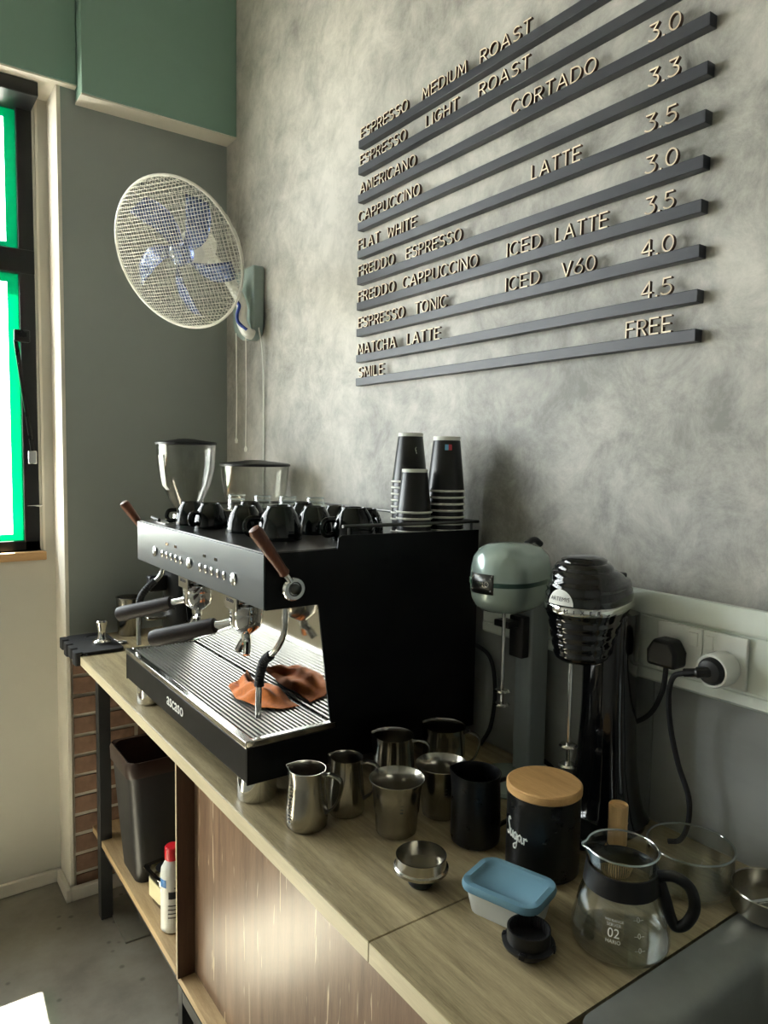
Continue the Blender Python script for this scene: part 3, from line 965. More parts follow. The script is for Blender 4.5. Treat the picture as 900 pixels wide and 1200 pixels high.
def paper_cups():
    # one nested stack per thing: top cup whole, the rims of the nested ones below it
    ORD = ['top', 'second', 'third', 'fourth', 'fifth', 'sixth', 'seventh', 'eighth', 'ninth']

    def stack(which, loc, rb, rt, h, n, step):
        # cups are upside down; each sits over the one beneath
        side = MB().lathe([(rt, 0.003), (rb + (rt-rb)*0.07, h*0.93), (rb + (rt-rb)*0.065, h*0.931)], 40).mesh('cup_wall')
        lip = MB().ring((0, 0, 0.0025), rt, 0.0024, 40, 8).mesh('rim')
        base = MB().lathe([(rb + (rt-rb)*0.075, h*0.93), (rb + 0.0006, h), (rb - 0.001, h), (rb - 0.002, h - 0.006), (0, h - 0.006)], 40).mesh('base')
        for k in range(n):
            q = n - 1 - k
            lab = ('whole black paper cup with white base on top of ' + which) if q == 0 else ('black paper cup, %s from the top of ' % ORD[q] + which)
            if q == n - 1:
                lab = 'bottom black paper cup of ' + which
            t = thing('paper_cup', lab, 'paper cup', (loc[0], loc[1], loc[2] + k*step), group='paper cups nested on the machine')
            ob('cup_wall', side, M['paper_black'], t)
            ob('rim', lip, M['paper_white'], t)
            ob('base', base, M['paper_white'], t)
        return t
    A = stack('the far left stack', (1.000, 1.306, 1.3858), 0.0275, 0.0405, 0.112, 9, 0.0142)
    B = stack('the blue and red marked stack', (1.0100, 1.1905, 1.3858), 0.0285, 0.0400, 0.118, 8, 0.0140)
    Cc = stack('the short front stack', (0.930, 1.198, 1.3858), 0.0265, 0.0365, 0.092, 5, 0.0135)
    # printed colour squares near the top of stack B, wrapped on the cup
    def patch(par, a0, a1, z0, z1, r0, r1, mat, zc):
        def fn(u, v):
            a = a0 + (a1-a0)*u
            z = z0 + (z1-z0)*v
            r = r0 + (r1-r0)*v + 0.0006
            return (r*math.cos(a), r*math.sin(a), z)
        o = ob('printed_mark', MB().grid(fn, 6, 2), M[mat], par, (0, 0, zc))
    va = math.atan2(-1.186, -1.0115)
    h = 0.118
    rr = lambda z: 0.040 + (0.0285-0.040)*(z/h)
    for a0, a1, mt in ((0.13, -0.11, 'sky_blue'), (0.37, 0.14, 'rose')):
        patch(B, va + a0, va + a1, 0.089, 0.101, rr(0.089), rr(0.101), mt, 0)
    va = math.atan2(-1.306, -1.000)
    rr2 = lambda z: 0.0405 + (0.0275-0.0405)*(z/0.112)
    pts = []
    for u, v in smooth2([(0.2, 1.0), (-0.25, 0.75), (-0.1, 0.45), (0.15, 0.55), (0.0, 0.3), (0.3, 0.05), (0.1, 0.0)]):
        z = 0.066 + 0.014*v
        a = va + 0.40 + 0.16*u
        r = rr2(z) + 0.0006
        pts.append((r*math.cos(a), r*math.sin(a), z))
    tm = MB().tube(pts, 0.0006, 5)
    ob('printed_mark', tm, M['print_white'], A)


paper_cups()

# ------------------------------------------------------------------ orange cloth
def cloth():
    t = MB()
    A, B, Cq, D = Vector((0.676, 1.470)), Vector((0.606, 1.412)), Vector((0.600, 1.270)), Vector((0.686, 1.236))

    def fn(u, v):
        # loose quad: u from the front edge to the back edge, v from the far end to the near end
        e0 = B.lerp(Cq, v) + Vector((-0.006*math.sin(5*v), 0.0))
        e1 = A.lerp(D, v)
        p = e0.lerp(e1, u) + Vector((0.004*math.sin(9*v + 3*u), 0.006*math.sin(7*u + 1.0)))
        edge = min(1.0, 4.5*u, 4.5*(1-u) + 0.35, 5*v + 0.3, 5*(1-v))
        h = 0.006
        h += 0.011*math.exp(-((v - 0.30 - 0.25*u)/0.10)**2)      # long folds running across
        h += 0.013*math.exp(-((v - 0.62 - 0.10*u)/0.13)**2)
        h += 0.010*math.exp(-((u - 0.55 + 0.2*v)/0.16)**2)
        h += 0.0025*math.sin(13*u + 6*v) + 0.0018*math.sin(23*v - 9*u)
        h *= 0.16 + 0.84*edge
        if v < 0.16:
            h += 0.016*(0.16 - v)/0.16*(0.4 + 0.6*u)
        return (p.x, p.y, 1.0538 + max(0.0004, h))
    t.grid(fn, 36, 48)
    o = ob('cleaning_cloth', t, M['orange_cloth'])
    m = o.modifiers.new('thick', 'SOLIDIFY')
    m.thickness = 0.0018
    m.offset = 1
    s = o.modifiers.new('sub', 'SUBSURF')
    s.levels = s.render_levels = 1
    tag(o, 'crumpled orange cleaning cloth on the drip grate', 'cloth')


cloth()

# ------------------------------------------------------------------ grinders
def grinder(name, label, loc, r, h, ztop, bulb, rot=0.0):
    t = thing(name, label, 'coffee grinder', loc, rot, 'coffee grinders behind the machine')
    zb = ztop - loc[2] - h          # hopper bottom
    ob('base', MB().prism(rrect(-0.077, -0.077, 0.077, 0.077, 0.03), 'z', 0.0, 0.03), M['black_plastic'], t, bevel=0.003)
    ob('body', MB().lathe([(0, 0.03), (0.074, 0.03), (0.077, 0.05), (0.076, 0.12), (0.074, 0.20), (0.070, zb - 0.035), (0.060, zb - 0.01), (0.0, zb - 0.008)], 36), M['black_satin'], t)
    ob('collar', MB().lathe([(0, zb - 0.008), (0.046, zb - 0.008), (0.046, zb + 0.012), (0, zb + 0.012)], 32), M['steel'], t)
    if bulb:
        out = [(0.030, zb + 0.012), (0.034, zb + 0.02), (0.052, zb + h*0.22), (0.074, zb + h*0.42), (0.088, zb + h*0.66), (r - 0.002, zb + h*0.95)]
    else:
        out = [(0.040, zb + 0.012), (0.05, zb + 0.02), (0.080, zb + h*0.25), (0.096, zb + h*0.45), (r - 0.006, zb + h*0.7), (r - 0.002, zb + h*0.93)]
    inn = [(q - 0.0022, z) for q, z in reversed(out)]
    ob('hopper', MB().lathe(out + inn, 48, closed=True), M['hopper'], t, sharp=60)
    zt = zb + h*0.935
    ob('lid', MB().lathe([(0, zt - 0.001), (r - 0.0055, zt - 0.001), (r - 0.005, zt + 0.0), (r + 0.001, zt), (r + 0.0015, zt + 0.006), (r - 0.004, zt + 0.009), (r*0.35, zt + 0.016), (r*0.3, zt + 0.018), (0, zt + 0.019)], 48), M['black_plastic'], t)
    ob('spout', MB().box((-0.125, -0.018, 0.20), (-0.068, 0.018, 0.25)), M['black_plastic'], t, bevel=0.006)
    ob('fork', MB().box((-0.135, -0.03, 0.115), (-0.075, 0.03, 0.125)), M['steel'], t, bevel=0.003)
    if bulb:
        def fn(u, v):
            z = zb + h*(0.36 + 0.44*v)
            rr_ = 0.071 + (0.0905-0.071)*min(1, (v*0.44)/0.24)
            a = 3.25 + 0.28*u
            rr_ = {0: 0.0665}.get(v, 0.074 + (0.0915 - 0.074)*v**0.6) + 0.0012
            return (rr_*math.cos(a), rr_*math.sin(a), z)
        st = ob('sticker', MB().grid(fn, 3, 8), M['paper_white'], t)
        st['label'] = 'white paper sticker on the hopper'
    return t


grinder('coffee_grinder', 'grinder with a tall clear funnel hopper by the grey wall', (0.808, 2.215, ZT), 0.093, 0.245, 1.602, True)
grinder('coffee_grinder', 'grinder with a squat clear hopper under the wall fan', (0.966, 2.050, ZT), 0.107, 0.185, 1.535, False)

# ------------------------------------------------------------------ tamping corner
def tamping():
    t = thing('tamping_mat', 'black rubber tamping mat hanging over the counter end', 'mat', (0.575, 2.425, ZT))
    ob('pad', MB().prism(rrect(-0.066, -0.12, 0.062, 0.13, 0.02), 'z', 0.0005, 0.011), M['black_rubber'], t, bevel=0.002)
    for k in range(4):
        y0 = -0.115 + k*0.062
        lg = MB().prism(rrect(-0.086, y0, -0.064, y0 + 0.045, 0.006), 'z', -0.03 if k % 2 == 0 else -0.022, 0.0125)
        lg.v = [v for v in lg.v]
        ob('lip', lg, M['black_rubber'], t, bevel=0.002)
    ob('groove_ring', MB().ring((0.012, 0.062, 0.0115), 0.028, 0.0025, 36, 8), M['black_plastic'], t)
    p = thing('tamper', 'chrome coffee tamper standing on the black mat', 'tamper', (0.589, 2.395, ZT + 0.0115))
    ob('base', MB().lathe([(0, 0), (0.029, 0), (0.029, 0.008), (0.024, 0.013), (0, 0.016)], 36), M['chrome'], p)
    ob('handle', MB().lathe([(0, 0.013), (0.016, 0.014), (0.0115, 0.026), (0.0125, 0.045), (0.0165, 0.062), (0.018, 0.070), (0.015, 0.076), (0, 0.078)], 32), M['chrome'], p)
    c = ob('steel_tumbler', MB().lathe([(0, 0), (0.036, 0), (0.039, 0.004), (0.044, 0.128), (0.046, 0.130), (0.0455, 0.132), (0.0425, 0.130), (0.037, 0.006), (0, 0.005)], 40), M['steel_brushed'], None, (0.712, 2.515, ZT))
    tag(c, 'plain steel tumbler in the corner behind the portafilters', 'tumbler')
    s = thing('teaspoon', 'steel teaspoon on the counter beside the tamping mat', 'spoon', (0.655, 2.40, ZT), 0.5)
    ob('bowl', MB().lathe([(0.0, 0.001), (0.010, 0.0025), (0.014, 0.006), (0.0135, 0.0065), (0.009, 0.0035), (0.0, 0.002)], 24, sx=0.9, sy=1.4), M['steel'], s)
    ob('handle', MB().tube(smooth([(0, 0.018, 0.006), (0, 0.045, 0.010), (0, 0.10, 0.004)]), 0.0026, 8, flat=0.5), M['steel'], s)


tamping()

# ------------------------------------------------------------------ jugs and canisters
VR = Vector((0.80, -0.60, 0))  # roughly the direction of the handles


def pitcher(label, loc, r, h, ang, mat='steel_brushed', group='steel milk pitchers beside the machine', marks=False, name='milk_pitcher', taper=0.86):
    t = thing(name, label, 'pitcher', loc, ang, group)
    n = 48

    def spoutfn(zs):
        def fn(a, rr, z):
            d = abs((a - PI + PI) % (2*PI) - PI)      # angle from -x
            d = abs(math.atan2(math.sin(a - PI), math.cos(a - PI)))
            k = max(0.0, 1 - d/0.42) * max(0.0, (z - h*0.62)/(h*0.38))
            return rr + 0.0045*k*k*(3 - 2*k) if rr > 0.01 else rr
        return fn
    rb, rt = r, r*taper
    out = [(0, 0.0), (rb*0.86, 0.0), (rb*0.97, 0.004), (rb, 0.013), (rb*0.995, h*0.35), (rt*1.03, h*0.72), (rt, h*0.88), (rt*1.03, h*0.97), (rt*1.05, h)]
    inn = [(q - 0.0012 if q > 0.003 else 0.0, z + (0.0015 if q < rb*0.98 and z < 0.01 else 0)) for q, z in reversed(out)]
    mb = MB().lathe(out + inn, n, fn=spoutfn(0))
    # raise the lip towards the spout
    mb.v = [(x, y, z + (0.004*max(0, (-x)/r - 0.3) if z > h*0.9 else 0)) for x, y, z in mb.v]
    ob('body', mb, M[mat], t, sharp=50)
    hx = rt*0.98
    pth = smooth([(hx, 0, h*0.90), (hx + 0.012, 0, h*0.925), (hx + 0.029, 0, h*0.83), (hx + 0.028, 0, h*0.60), (hx + 0.018, 0, h*0.38), (rb*0.985, 0, h*0.26)], 6)
    ob('handle', MB().tube(pth, 0.0080, 12, flat=0.30), M[mat], t)
    if marks:
        g = MB()
        for k in range(14):
            z = h*(0.16 + 0.055*k)
            a0 = PI + 0.9
            wd = 0.16 + 0.10*(k % 3)
            rr_ = rb*1.0 if z < h*0.35 else rb*0.995 + (rt*1.03 - rb*0.995)*(z - h*0.35)/(h*0.37)
            def fn(u, v, z=z, wd=wd, rr_=rr_):
                a = a0 - wd/2 + wd*u
                return ((rr_ + 0.0005)*math.cos(a), (rr_ + 0.0005)*math.sin(a), z + 0.0016*v)
            g.grid(fn, 4, 1)
        q = ob('etched_scale', g, M['dark_steel'], t)
    return t


a_h = -0.80
pitcher('steel milk pitcher with an etched scale nearest the counter edge', (0.583, 1.032, ZT), 0.0355, 0.100, a_h, marks=True)
pitcher('plain steel milk pitcher right behind the etched one', (0.664, 1.036, ZT), 0.033, 0.100, a_h + 0.1)
pitcher('wide steel milk pitcher close against the black machine side', (0.784, 1.060, ZT), 0.041, 0.106, a_h + 0.1, 'steel', taper=0.92)
pitcher('steel milk pitcher farthest back under the machine corner', (0.905, 1.055, ZT), 0.042, 0.100, a_h - 0.1, taper=0.96)
bj = pitcher('matte black milk pitcher beside the sugar canister', (0.790, 0.838, ZT), 0.041, 0.116, a_h, 'black_satin', name='black_pitcher', group='black pitcher', taper=0.94)
del bj['group']


def mixing_cup(label, loc, s=1.0):
    t = thing('mixing_cup', label, 'cup', loc, group='steel mixing cups on the worktop')
    out = [(0, 0), (0.030, 0), (0.0335, 0.003), (0.035, 0.012), (0.0365, 0.036), (0.038, 0.038), (0.0405, 0.072), (0.0425, 0.084), (0.0465, 0.091), (0.0468, 0.093), (0.046, 0.0935)]
    inn = [(0.0412, 0.084), (0.039, 0.072), (0.0365, 0.038), (0.0335, 0.012), (0.0, 0.006)]
    ob('body', MB().lathe([(a*s, b*s) for a, b in out + inn], 48), M['steel_brushed'], t, sharp=50)
    va = math.atan2(-loc[1], -loc[0])
    g = MB()
    for k in range(5):
        g.tube([((0.0392*s)*math.cos(va + 0.15), (0.0392*s)*math.sin(va + 0.15), (0.050 + 0.006*k)*s), ((0.0396*s)*math.cos(va + 0.28), (0.0396*s)*math.sin(va + 0.28), (0.050 + 0.006*k)*s)], 0.0006, 5)
    ob('etched_mark', g, M['dark_steel'], t)
    return t


mixing_cup('steel mixing cup with flared rim in front of the pitchers', (0.698, 0.932, ZT))
mixing_cup('steel mixing cup with flared rim touching the black pitcher', (0.800, 0.938, ZT), 0.98)


def sugar():
    c = Vector((0.822, 0.722, ZT))
    t = thing('sugar_canister', 'black canister with bamboo lid and white sugar lettering', 'canister', c)
    R_, h = 0.0555, 0.122
    ob('body', MB().lathe([(0, 0), (R_ - 0.004, 0), (R_, 0.004), (R_, h), (R_ - 0.003, h), (R_ - 0.003, 0.004), (0, 0.003)], 56), M['black_satin'], t)
    l = ob('lid', MB().lathe([(0, h + 0.0003), (R_ - 0.001, h + 0.0003), (R_ + 0.0015, h + 0.0025), (R_ + 0.0015, h + 0.0125), (R_ - 0.001, h + 0.0145), (0, h + 0.0148)], 56), M['bamboo'], t)
    va = math.atan2(-c.y, -c.x)
    script = [[(0.26, 1.0), (0.20, 1.12), (0.10, 1.05), (0.08, 0.82), (0.16, 0.62), (0.22, 0.40), (0.16, 0.18), (0.04, 0.10), (-0.02, 0.24)],
              [(0.30, 0.52), (0.27, 0.24), (0.34, 0.14), (0.44, 0.30), (0.47, 0.52), (0.46, 0.22), (0.52, 0.14)],
              [(0.76, 0.46), (0.66, 0.54), (0.57, 0.38), (0.61, 0.18), (0.70, 0.20), (0.77, 0.50), (0.77, 0.02), (0.70, -0.32), (0.56, -0.36), (0.58, -0.18), (0.80, 0.06)],
              [(1.02, 0.46), (0.94, 0.54), (0.85, 0.38), (0.89, 0.18), (0.98, 0.24), (1.05, 0.50), (1.04, 0.22), (1.12, 0.16)],
              [(1.18, 0.52), (1.18, 0.16), (1.20, 0.36), (1.28, 0.52), (1.36, 0.44)]]
    tm = MB()
    for st in script:
        pts = []
        for u, v in smooth2(st, 6):
            a = va - 1.16 + 0.56*u
            pts.append(((R_ + 0.0002)*math.cos(a), (R_ + 0.0002)*math.sin(a), 0.058 + 0.027*v - 0.004*u))
        tm.tube(pts, 0.0013, 6)
    w_ = ob('lettering', tm, M['print_white'], t)
    w_['label'] = 'white handwritten word'


sugar()


def small_items():
    # steel dosing pan on a black foot
    t = thing('dosing_funnel', 'small round steel pan on a black foot near the counter front', 'funnel', (0.640, 0.792, ZT))
    ob('foot', MB().lathe([(0, 0), (0.017, 0), (0.019, 0.003), (0.016, 0.020), (0, 0.020)], 32), M['black_plastic'], t)
    out = [(0, 0.020), (0.032, 0.020), (0.0405, 0.024), (0.0405, 0.028), (0.0375, 0.030), (0.0365, 0.044), (0.0375, 0.045)]
    inn = [(0.0355, 0.045), (0.0345, 0.024), (0, 0.0235)]
    ob('pan', MB().lathe(out + inn, 48), M['steel_brushed'], t, sharp=40)
    # food container
    cx, cy_ = 0.700, 0.672
    ang = math.atan2(-0.105, 0.033)
    t = thing('food_container', 'white plastic food container with a light blue lid', 'container', (cx, cy_, ZT), ang)
    lo = rrect(-0.047, -0.034, 0.047, 0.034, 0.018)
    hi = rrect(-0.054, -0.040, 0.054, 0.040, 0.02)
    m = MB()
    k = len(lo)
    m.v += [(x, y, 0.0005) for x, y in lo] + [(x, y, 0.036) for x, y in hi]
    m.f += [(q, (q+1) % k, k + (q+1) % k, k + q) for q in range(k)] + [tuple(range(k)), tuple(range(k, 2*k))]
    ob('tub', m, M['tub'], t)
    l = MB()
    rg = [(rrect(-0.058, -0.044, 0.058, 0.044, 0.022), 0.0335), (rrect(-0.059, -0.045, 0.059, 0.045, 0.023), 0.038), (rrect(-0.057, -0.043, 0.057, 0.043, 0.021), 0.0435), (rrect(-0.049, -0.035, 0.049, 0.035, 0.016), 0.0440), (rrect(-0.046, -0.032, 0.046, 0.032, 0.014), 0.0405)]
    for ring, z in rg:
        l.v += [(x, y, z) for x, y in ring]
    k = len(rg[0][0])
    for i in range(len(rg)-1):
        l.f += [(i*k+q, i*k+(q+1) % k, (i+1)*k+(q+1) % k, (i+1)*k+q) for q in range(k)]
    l.f += [tuple((len(rg)-1)*k + q for q in range(k)), tuple(range(k))]
    ob('lid', l, M['lid_blue'], t, sharp=50)
    # ribbed black cap
    t = thing('ribbed_cap', 'ribbed black plastic cap in front of the food container', 'cap', (0.661, 0.598, ZT))
    ob('flange', MB().lathe([(0, 0.0), (0.020, 0.0), (0.026, 0.006), (0.0325, 0.012), (0.0335, 0.0155), (0.0295, 0.0175), (0.0, 0.0175)], 40), M['black_plastic'], t)
    ob('wall', MB().lathe([(0.0275, 0.0175), (0.0275, 0.034), (0.0260, 0.034), (0.0255, 0.019), (0.0, 0.019)], 40), M['black_plastic'], t)
    rm = MB().box((-0.0007, -0.0007, 0.018), (0.0007, 0.0007, 0.034)).mesh('rib')
    for q in range(44):
        a = 2*PI*q/44
        ob('rib', rm, M['black_rubber'], t, (0.0252*math.cos(a), 0.0252*math.sin(a), 0))
    for q in range(4):
        a = 0.5 + q*PI/2
        ob('lug', MB().box((-0.003, -0.004, 0.011), (0.002, 0.004, 0.018)), M['black_plastic'], t, (0.0325*math.cos(a), 0.0325*math.sin(a), 0), a, bevel=0.001)
    # bamboo whisk
    t = thing('bamboo_whisk', 'bamboo matcha whisk standing behind the glass server', 'whisk', (0.905, 0.648, ZT))
    ob('handle', MB().lathe([(0, 0.045), (0.0135, 0.045), (0.0145, 0.05), (0.0140, 0.078), (0.0146, 0.080), (0.0140, 0.082), (0.0145, 0.106), (0.0135, 0.108), (0.012, 0.104), (0, 0.103)], 28), M['bamboo_z'], t)
    ti = MB()
    for q in range(40):
        a = 2*PI*q/40
        c_, s_ = math.cos(a), math.sin(a)
        ti.tube([(0.0135*c_, 0.0135*s_, 0.047), (0.021*c_, 0.021*s_, 0.030), (0.0235*c_, 0.0235*s_, 0.012), (0.020*c_, 0.020*s_, 0.001)], 0.0007, 4)
    q = ob('tines', ti, M['bamboo_z'], t)
    q['kind'] = 'stuff'
    ob('thread', MB().ring((0, 0, 0.045), 0.0145, 0.0012, 28, 6), M['print_dark'], t)
    # strainer ring beside the sink
    t = thing('strainer_cup', 'round steel strainer cup on the sink corner', 'strainer', (1.000, 0.462, ZT + 0.0042))
    ob('wall', MB().lathe([(0, 0.0), (0.048, 0.0), (0.052, 0.004), (0.0535, 0.032), (0.0525, 0.0335), (0.051, 0.032), (0.0495, 0.005), (0, 0.003)], 48), M['steel_brushed'], t)
    ob('cross_bar', MB().tube([(-0.042, 0.016, 0.017), (0.046, -0.02, 0.017)], 0.0035, 10), M['chrome'], t)
    ob('knob', MB().lathe([(0, 0.003), (0.009, 0.003), (0.009, 0.014), (0.006, 0.018), (0, 0.0185)], 24, (-0.012, -0.022, 0)), M['chrome'], t)


small_items()


def server():
    c = Vector((0.778, 0.548, ZT))
    va = math.atan2(-c.y, -c.x)
    t = thing('glass_server', 'glass coffee server with black collar and handle', 'carafe', c)
    out = [(0, 0.0), (0.052, 0.0), (0.0600, 0.004), (0.0625, 0.012), (0.0610, 0.026), (0.0530, 0.060), (0.0450, 0.082), (0.0410, 0.094), (0.0415, 0.106), (0.0455, 0.126)]
    inn = [(0.0435, 0.126), (0.0397, 0.106), (0.0392, 0.094), (0.0432, 0.082), (0.0512, 0.060), (0.0592, 0.026), (0.0607, 0.012), (0.0585, 0.0055), (0.0, 0.0030)]
    sa = va - PI/2 + 0.0

    def fn(a, r, z):
        d = abs(math.atan2(math.sin(a - (va - 1.35)), math.cos(a - (va - 1.35))))
        k = max(0.0, 1 - d/0.35)*max(0.0, (z - 0.108)/0.018)
        return r + 0.009*k*k if r > 0.01 else r
    ob('jar', MB().lathe(out + inn, 64, fn=fn), M['glass'], t, sharp=60)
    ob('collar', MB().lathe([(0.0474, 0.078), (0.0486, 0.079), (0.0452, 0.104), (0.0436, 0.105), (0.0420, 0.100), (0.0424, 0.092)], 56, closed=True), M['black_plastic'], t)
    rm = MB()
    for k in range(64):
        a = 2*PI*k/64
        r = fn(a, 0.0446, 0.126)
        rm.v.append((r*math.cos(a), r*math.sin(a), 0.1262))
    pts = rm.v + rm.v[:2]
    ob('rim', MB().tube(pts, 0.0013, 6, False), M['glass_rim_glint'], t)  # added pale ring, paints the glint along the clear lip
    ha = va + 1.45
    hd = Vector((math.cos(ha), math.sin(ha), 0))
    up = Vector((0, 0, 1))
    pth = smooth([hd*0.044 + up*0.100, hd*0.064 + up*0.104, hd*0.082 + up*0.094, hd*0.088 + up*0.070, hd*0.080 + up*0.048, hd*0.068 + up*0.040, hd*0.061 + up*0.050, hd*0.054 + up*0.072, hd*0.046 + up*0.094], 6)
    ob('handle', MB().tube(pth, 0.0058, 12, flat=1.25), M['black_plastic'], t)

    def rad(z):
        for (r0, z0), (r1, z1) in zip(out, out[1:]):
            if z0 <= z <= z1 and z1 > z0:
                return r0 + (r1-r0)*(z-z0)/(z1-z0)
        return 0.05

    def wrap(me, a0, zc, mat='print_white'):
        for v in me.vertices:
            z = zc + v.co.y
            r = rad(z) + 0.0005
            a = a0 + v.co.x/r
            v.co = (r*math.cos(a), r*math.sin(a), z)
        ob('print', me, M[mat], t)
    wrap(text_mesh('V60 RANGE', 0.0044), va - 0.12, 0.0580)
    wrap(text_mesh('SERVER', 0.0054), va - 0.12, 0.0530)
    wrap(text_mesh('02', 0.0150), va - 0.12, 0.0435)
    wrap(text_mesh('HARIO', 0.0060), va - 0.12, 0.0342)
    for z in (0.062, 0.044, 0.028):
        wrap(text_mesh('–0–', 0.0085), va + 0.42, z)
    # glass bowl
    b = ob('glass_bowl', MB().lathe([(0, 0.0), (0.050, 0.0), (0.057, 0.004), (0.060, 0.014), (0.0615, 0.062), (0.0605, 0.0635), (0.0592, 0.062), (0.0575, 0.015), (0.054, 0.0065), (0, 0.004)], 56), M['glass'], None, (0.970, 0.568, ZT))
    ob('rim', MB().ring((0, 0, 0.0625), 0.0604, 0.0016, 56, 8), M['glass_rim_glint'], b)  # added pale ring, paints the bright line on the bowl's clear edge
    tag(b, 'clear glass bowl beside the server under the socket', 'bowl')


server()

# ------------------------------------------------------------------ drink mixers
def mixers():
    # black ribbed mixer
    o = Vector((1.012, 0.762, ZT))
    t = thing('drink_mixer', 'black ribbed drink mixer with chrome band by the socket', 'drink mixer', o)

    def place(name, mb, mat, par=t, **k):
        return ob(name, mb, M[mat], par, **k)
    bs = MB().prism(rrect(-0.115, -0.072, 0.066, 0.072, 0.055, 8), 'z', 0.0, 0.018)
    place('base', bs, 'black_gloss', bevel=0.006, seg=3)
    # column flares into the base
    col = MB()
    n = 24
    lv = [(0.016, 0.066, 0.074), (0.028, 0.056, 0.066), (0.055, 0.049, 0.059), (0.11, 0.044, 0.050), (0.20, 0.042, 0.045), (0.30, 0.042, 0.044), (0.37, 0.043, 0.045)]
    for z, rx, ry in lv:
        for k in range(n):
            a = 2*PI*k/n
            e = 0.75
            cx, sy = math.cos(a), math.sin(a)
            col.v.append((0.012 + rx*math.copysign(abs(cx)**e, cx)*0.9, ry*math.copysign(abs(sy)**e, sy), z))
    for i in range(len(lv)-1):
        for k in range(n):
            k2 = (k+1) % n
            col.f.append((i*n+k, i*n+k2, (i+1)*n+k2, (i+1)*n+k))
    col.f += [tuple(range(n)), tuple((len(lv)-1)*n + k for k in range(n))]
    place('column', col, 'black_gloss')
    # head: ribbed dome upper, band, ribbed cup lower, joined to the column by a tail

    def headshell(prof, tail, par, name, mat):
        m = MB()
        n = 48
        for r, z in prof:
            for k in range(n):
                a = 2*PI*k/n
                x, y = r*math.cos(a), r*math.sin(a)
                if x > 0:
                    x *= 1 + tail(z)
                    y *= 1 - 0.22*min(1, x/0.1)
                m.v.append((-0.066 + x, y, z))
        for i in range(len(prof)-1):
            for k in range(n):
                k2 = (k+1) % n
                m.f.append((i*n+k, i*n+k2, (i+1)*n+k2, (i+1)*n+k))
        m.f += [tuple(range(n)), tuple((len(prof)-1)*n + k for k in range(n))]
        return place(name, m, mat, par, sharp=60)
    up = [(0.0605, 0.392), (0.0612, 0.400), (0.0600, 0.409), (0.0578, 0.412), (0.0590, 0.418), (0.0572, 0.427), (0.0538, 0.430), (0.0548, 0.436), (0.0515, 0.444), (0.0470, 0.447), (0.0475, 0.452), (0.0425, 0.458), (0.0370, 0.460), (0.0365, 0.464), (0.0280, 0.4685), (0.014, 0.4710), (0.001, 0.4715)]
    head = headshell(up, lambda z: 0.95 if z < 0.425 else 0.95 - 0.85*min(1, (z-0.425)/0.025), t, 'head', 'black_gloss')
    band = headshell([(0.0612, 0.380), (0.0622, 0.382), (0.0622, 0.391), (0.0612, 0.393)], lambda z: 0.95, t, 'band', 'chrome')
    low = [(0.022, 0.296), (0.036, 0.297), (0.0425, 0.302), (0.0450, 0.310), (0.0435, 0.3125), (0.0470, 0.320), (0.0480, 0.327), (0.0465, 0.3295), (0.0500, 0.337), (0.0510, 0.344), (0.0495, 0.3465), (0.0530, 0.354), (0.0545, 0.362), (0.0530, 0.3645), (0.0580, 0.374), (0.0595, 0.3795)]
    lower = headshell(low, lambda z: 0.15 + 0.8*max(0, (z-0.296)/0.085), t, 'motor_cup', 'black_gloss')
    place('switch', MB().box((0.012, -0.014, 0.4265), (0.032, 0.014, 0.436)), 'black_plastic', t, bevel=0.003)
    # letters on the band and emblem, both on the front
    cx0 = -0.066

    def wrapband(me, a0, R_, z0, mat, nm_, par):
        for v in me.vertices:
            a = a0 + v.co.x/R_
            v.co = (cx0 + R_*math.cos(a), R_*math.sin(a), z0 + v.co.y)
        ob(nm_, me, M[mat], par)
    va = math.atan2(-o.y, -(o.x + cx0))
    for q, ch in enumerate('MIXER'):
        wrapband(text_mesh(ch, 0.0095), va - 0.42 + 0.21*q, 0.0627, 0.3865, 'print_dark', 'lettering', band)
    em = MB()
    ea = va - 0.62
    nA = 16
    hs = 0.0235

    def ep(x, y, rz=0.0):
        z = 0.3945 + y
        r = 0.0612 - max(0, y - 0.004)*0.16 + 0.0012 + rz
        a = ea + x/0.06
        return (cx0 + r*math.cos(a), r*math.sin(a), z)
    em.grid(lambda u, v: ep(-hs*math.cos(PI*u), 0.001 + v*(hs*1.05)*math.sin(PI*u)), 20, 6)
    place('emblem', em, 'print_white', head)
    tm = text_mesh('ARTEMIS', 0.0092)
    for v in tm.vertices:
        v.co = ep(v.co.x, v.co.y + 0.0105, 0.0006)
    ob('lettering', tm, M['print_dark'], head)
    place('spindle', MB().tube([(cx0 - 0.014, 0.008, 0.30), (cx0 - 0.014, 0.008, 0.115)], 0.0036, 10), 'steel')
    for z, r in ((0.150, 0.0155), (0.116, 0.0155)):
        place('agitator', MB().lathe([(0.0036, z - 0.003), (r*0.8, z - 0.002), (r, z + 0.001), (r*0.8, z + 0.004), (0.0036, z + 0.0035)], 28, (cx0 - 0.014, 0.008, 0)), 'steel')
    ch = MB()
    ch.prism([(-0.012, 0.265), (0.012, 0.265), (0.006, 0.245), (0.006, 0.232), (0.014, 0.212), (-0.014, 0.212), (-0.006, 0.232), (-0.006, 0.245)], 'x', -0.02, -0.003)
    place('cup_holder', ch, 'chrome', bevel=0.002)
    # mint mixer
    o2 = Vector((1.045, 0.962, ZT))
    g = thing('drink_mixer', 'mint green round headed drink mixer beside the machine', 'drink mixer', o2)
    place('base', MB().lathe([(0, 0), (0.070, 0), (0.074, 0.004), (0.072, 0.010), (0.05, 0.016), (0, 0.018)], 48, (-0.055, -0.01, 0)), 'mint', g)
    place('column', MB().prism(rrect(-0.024, -0.022, 0.026, 0.022, 0.006), 'z', 0.012, 0.405), 'column_grey', g, bevel=0.001)
    hd = MB()
    n = 48
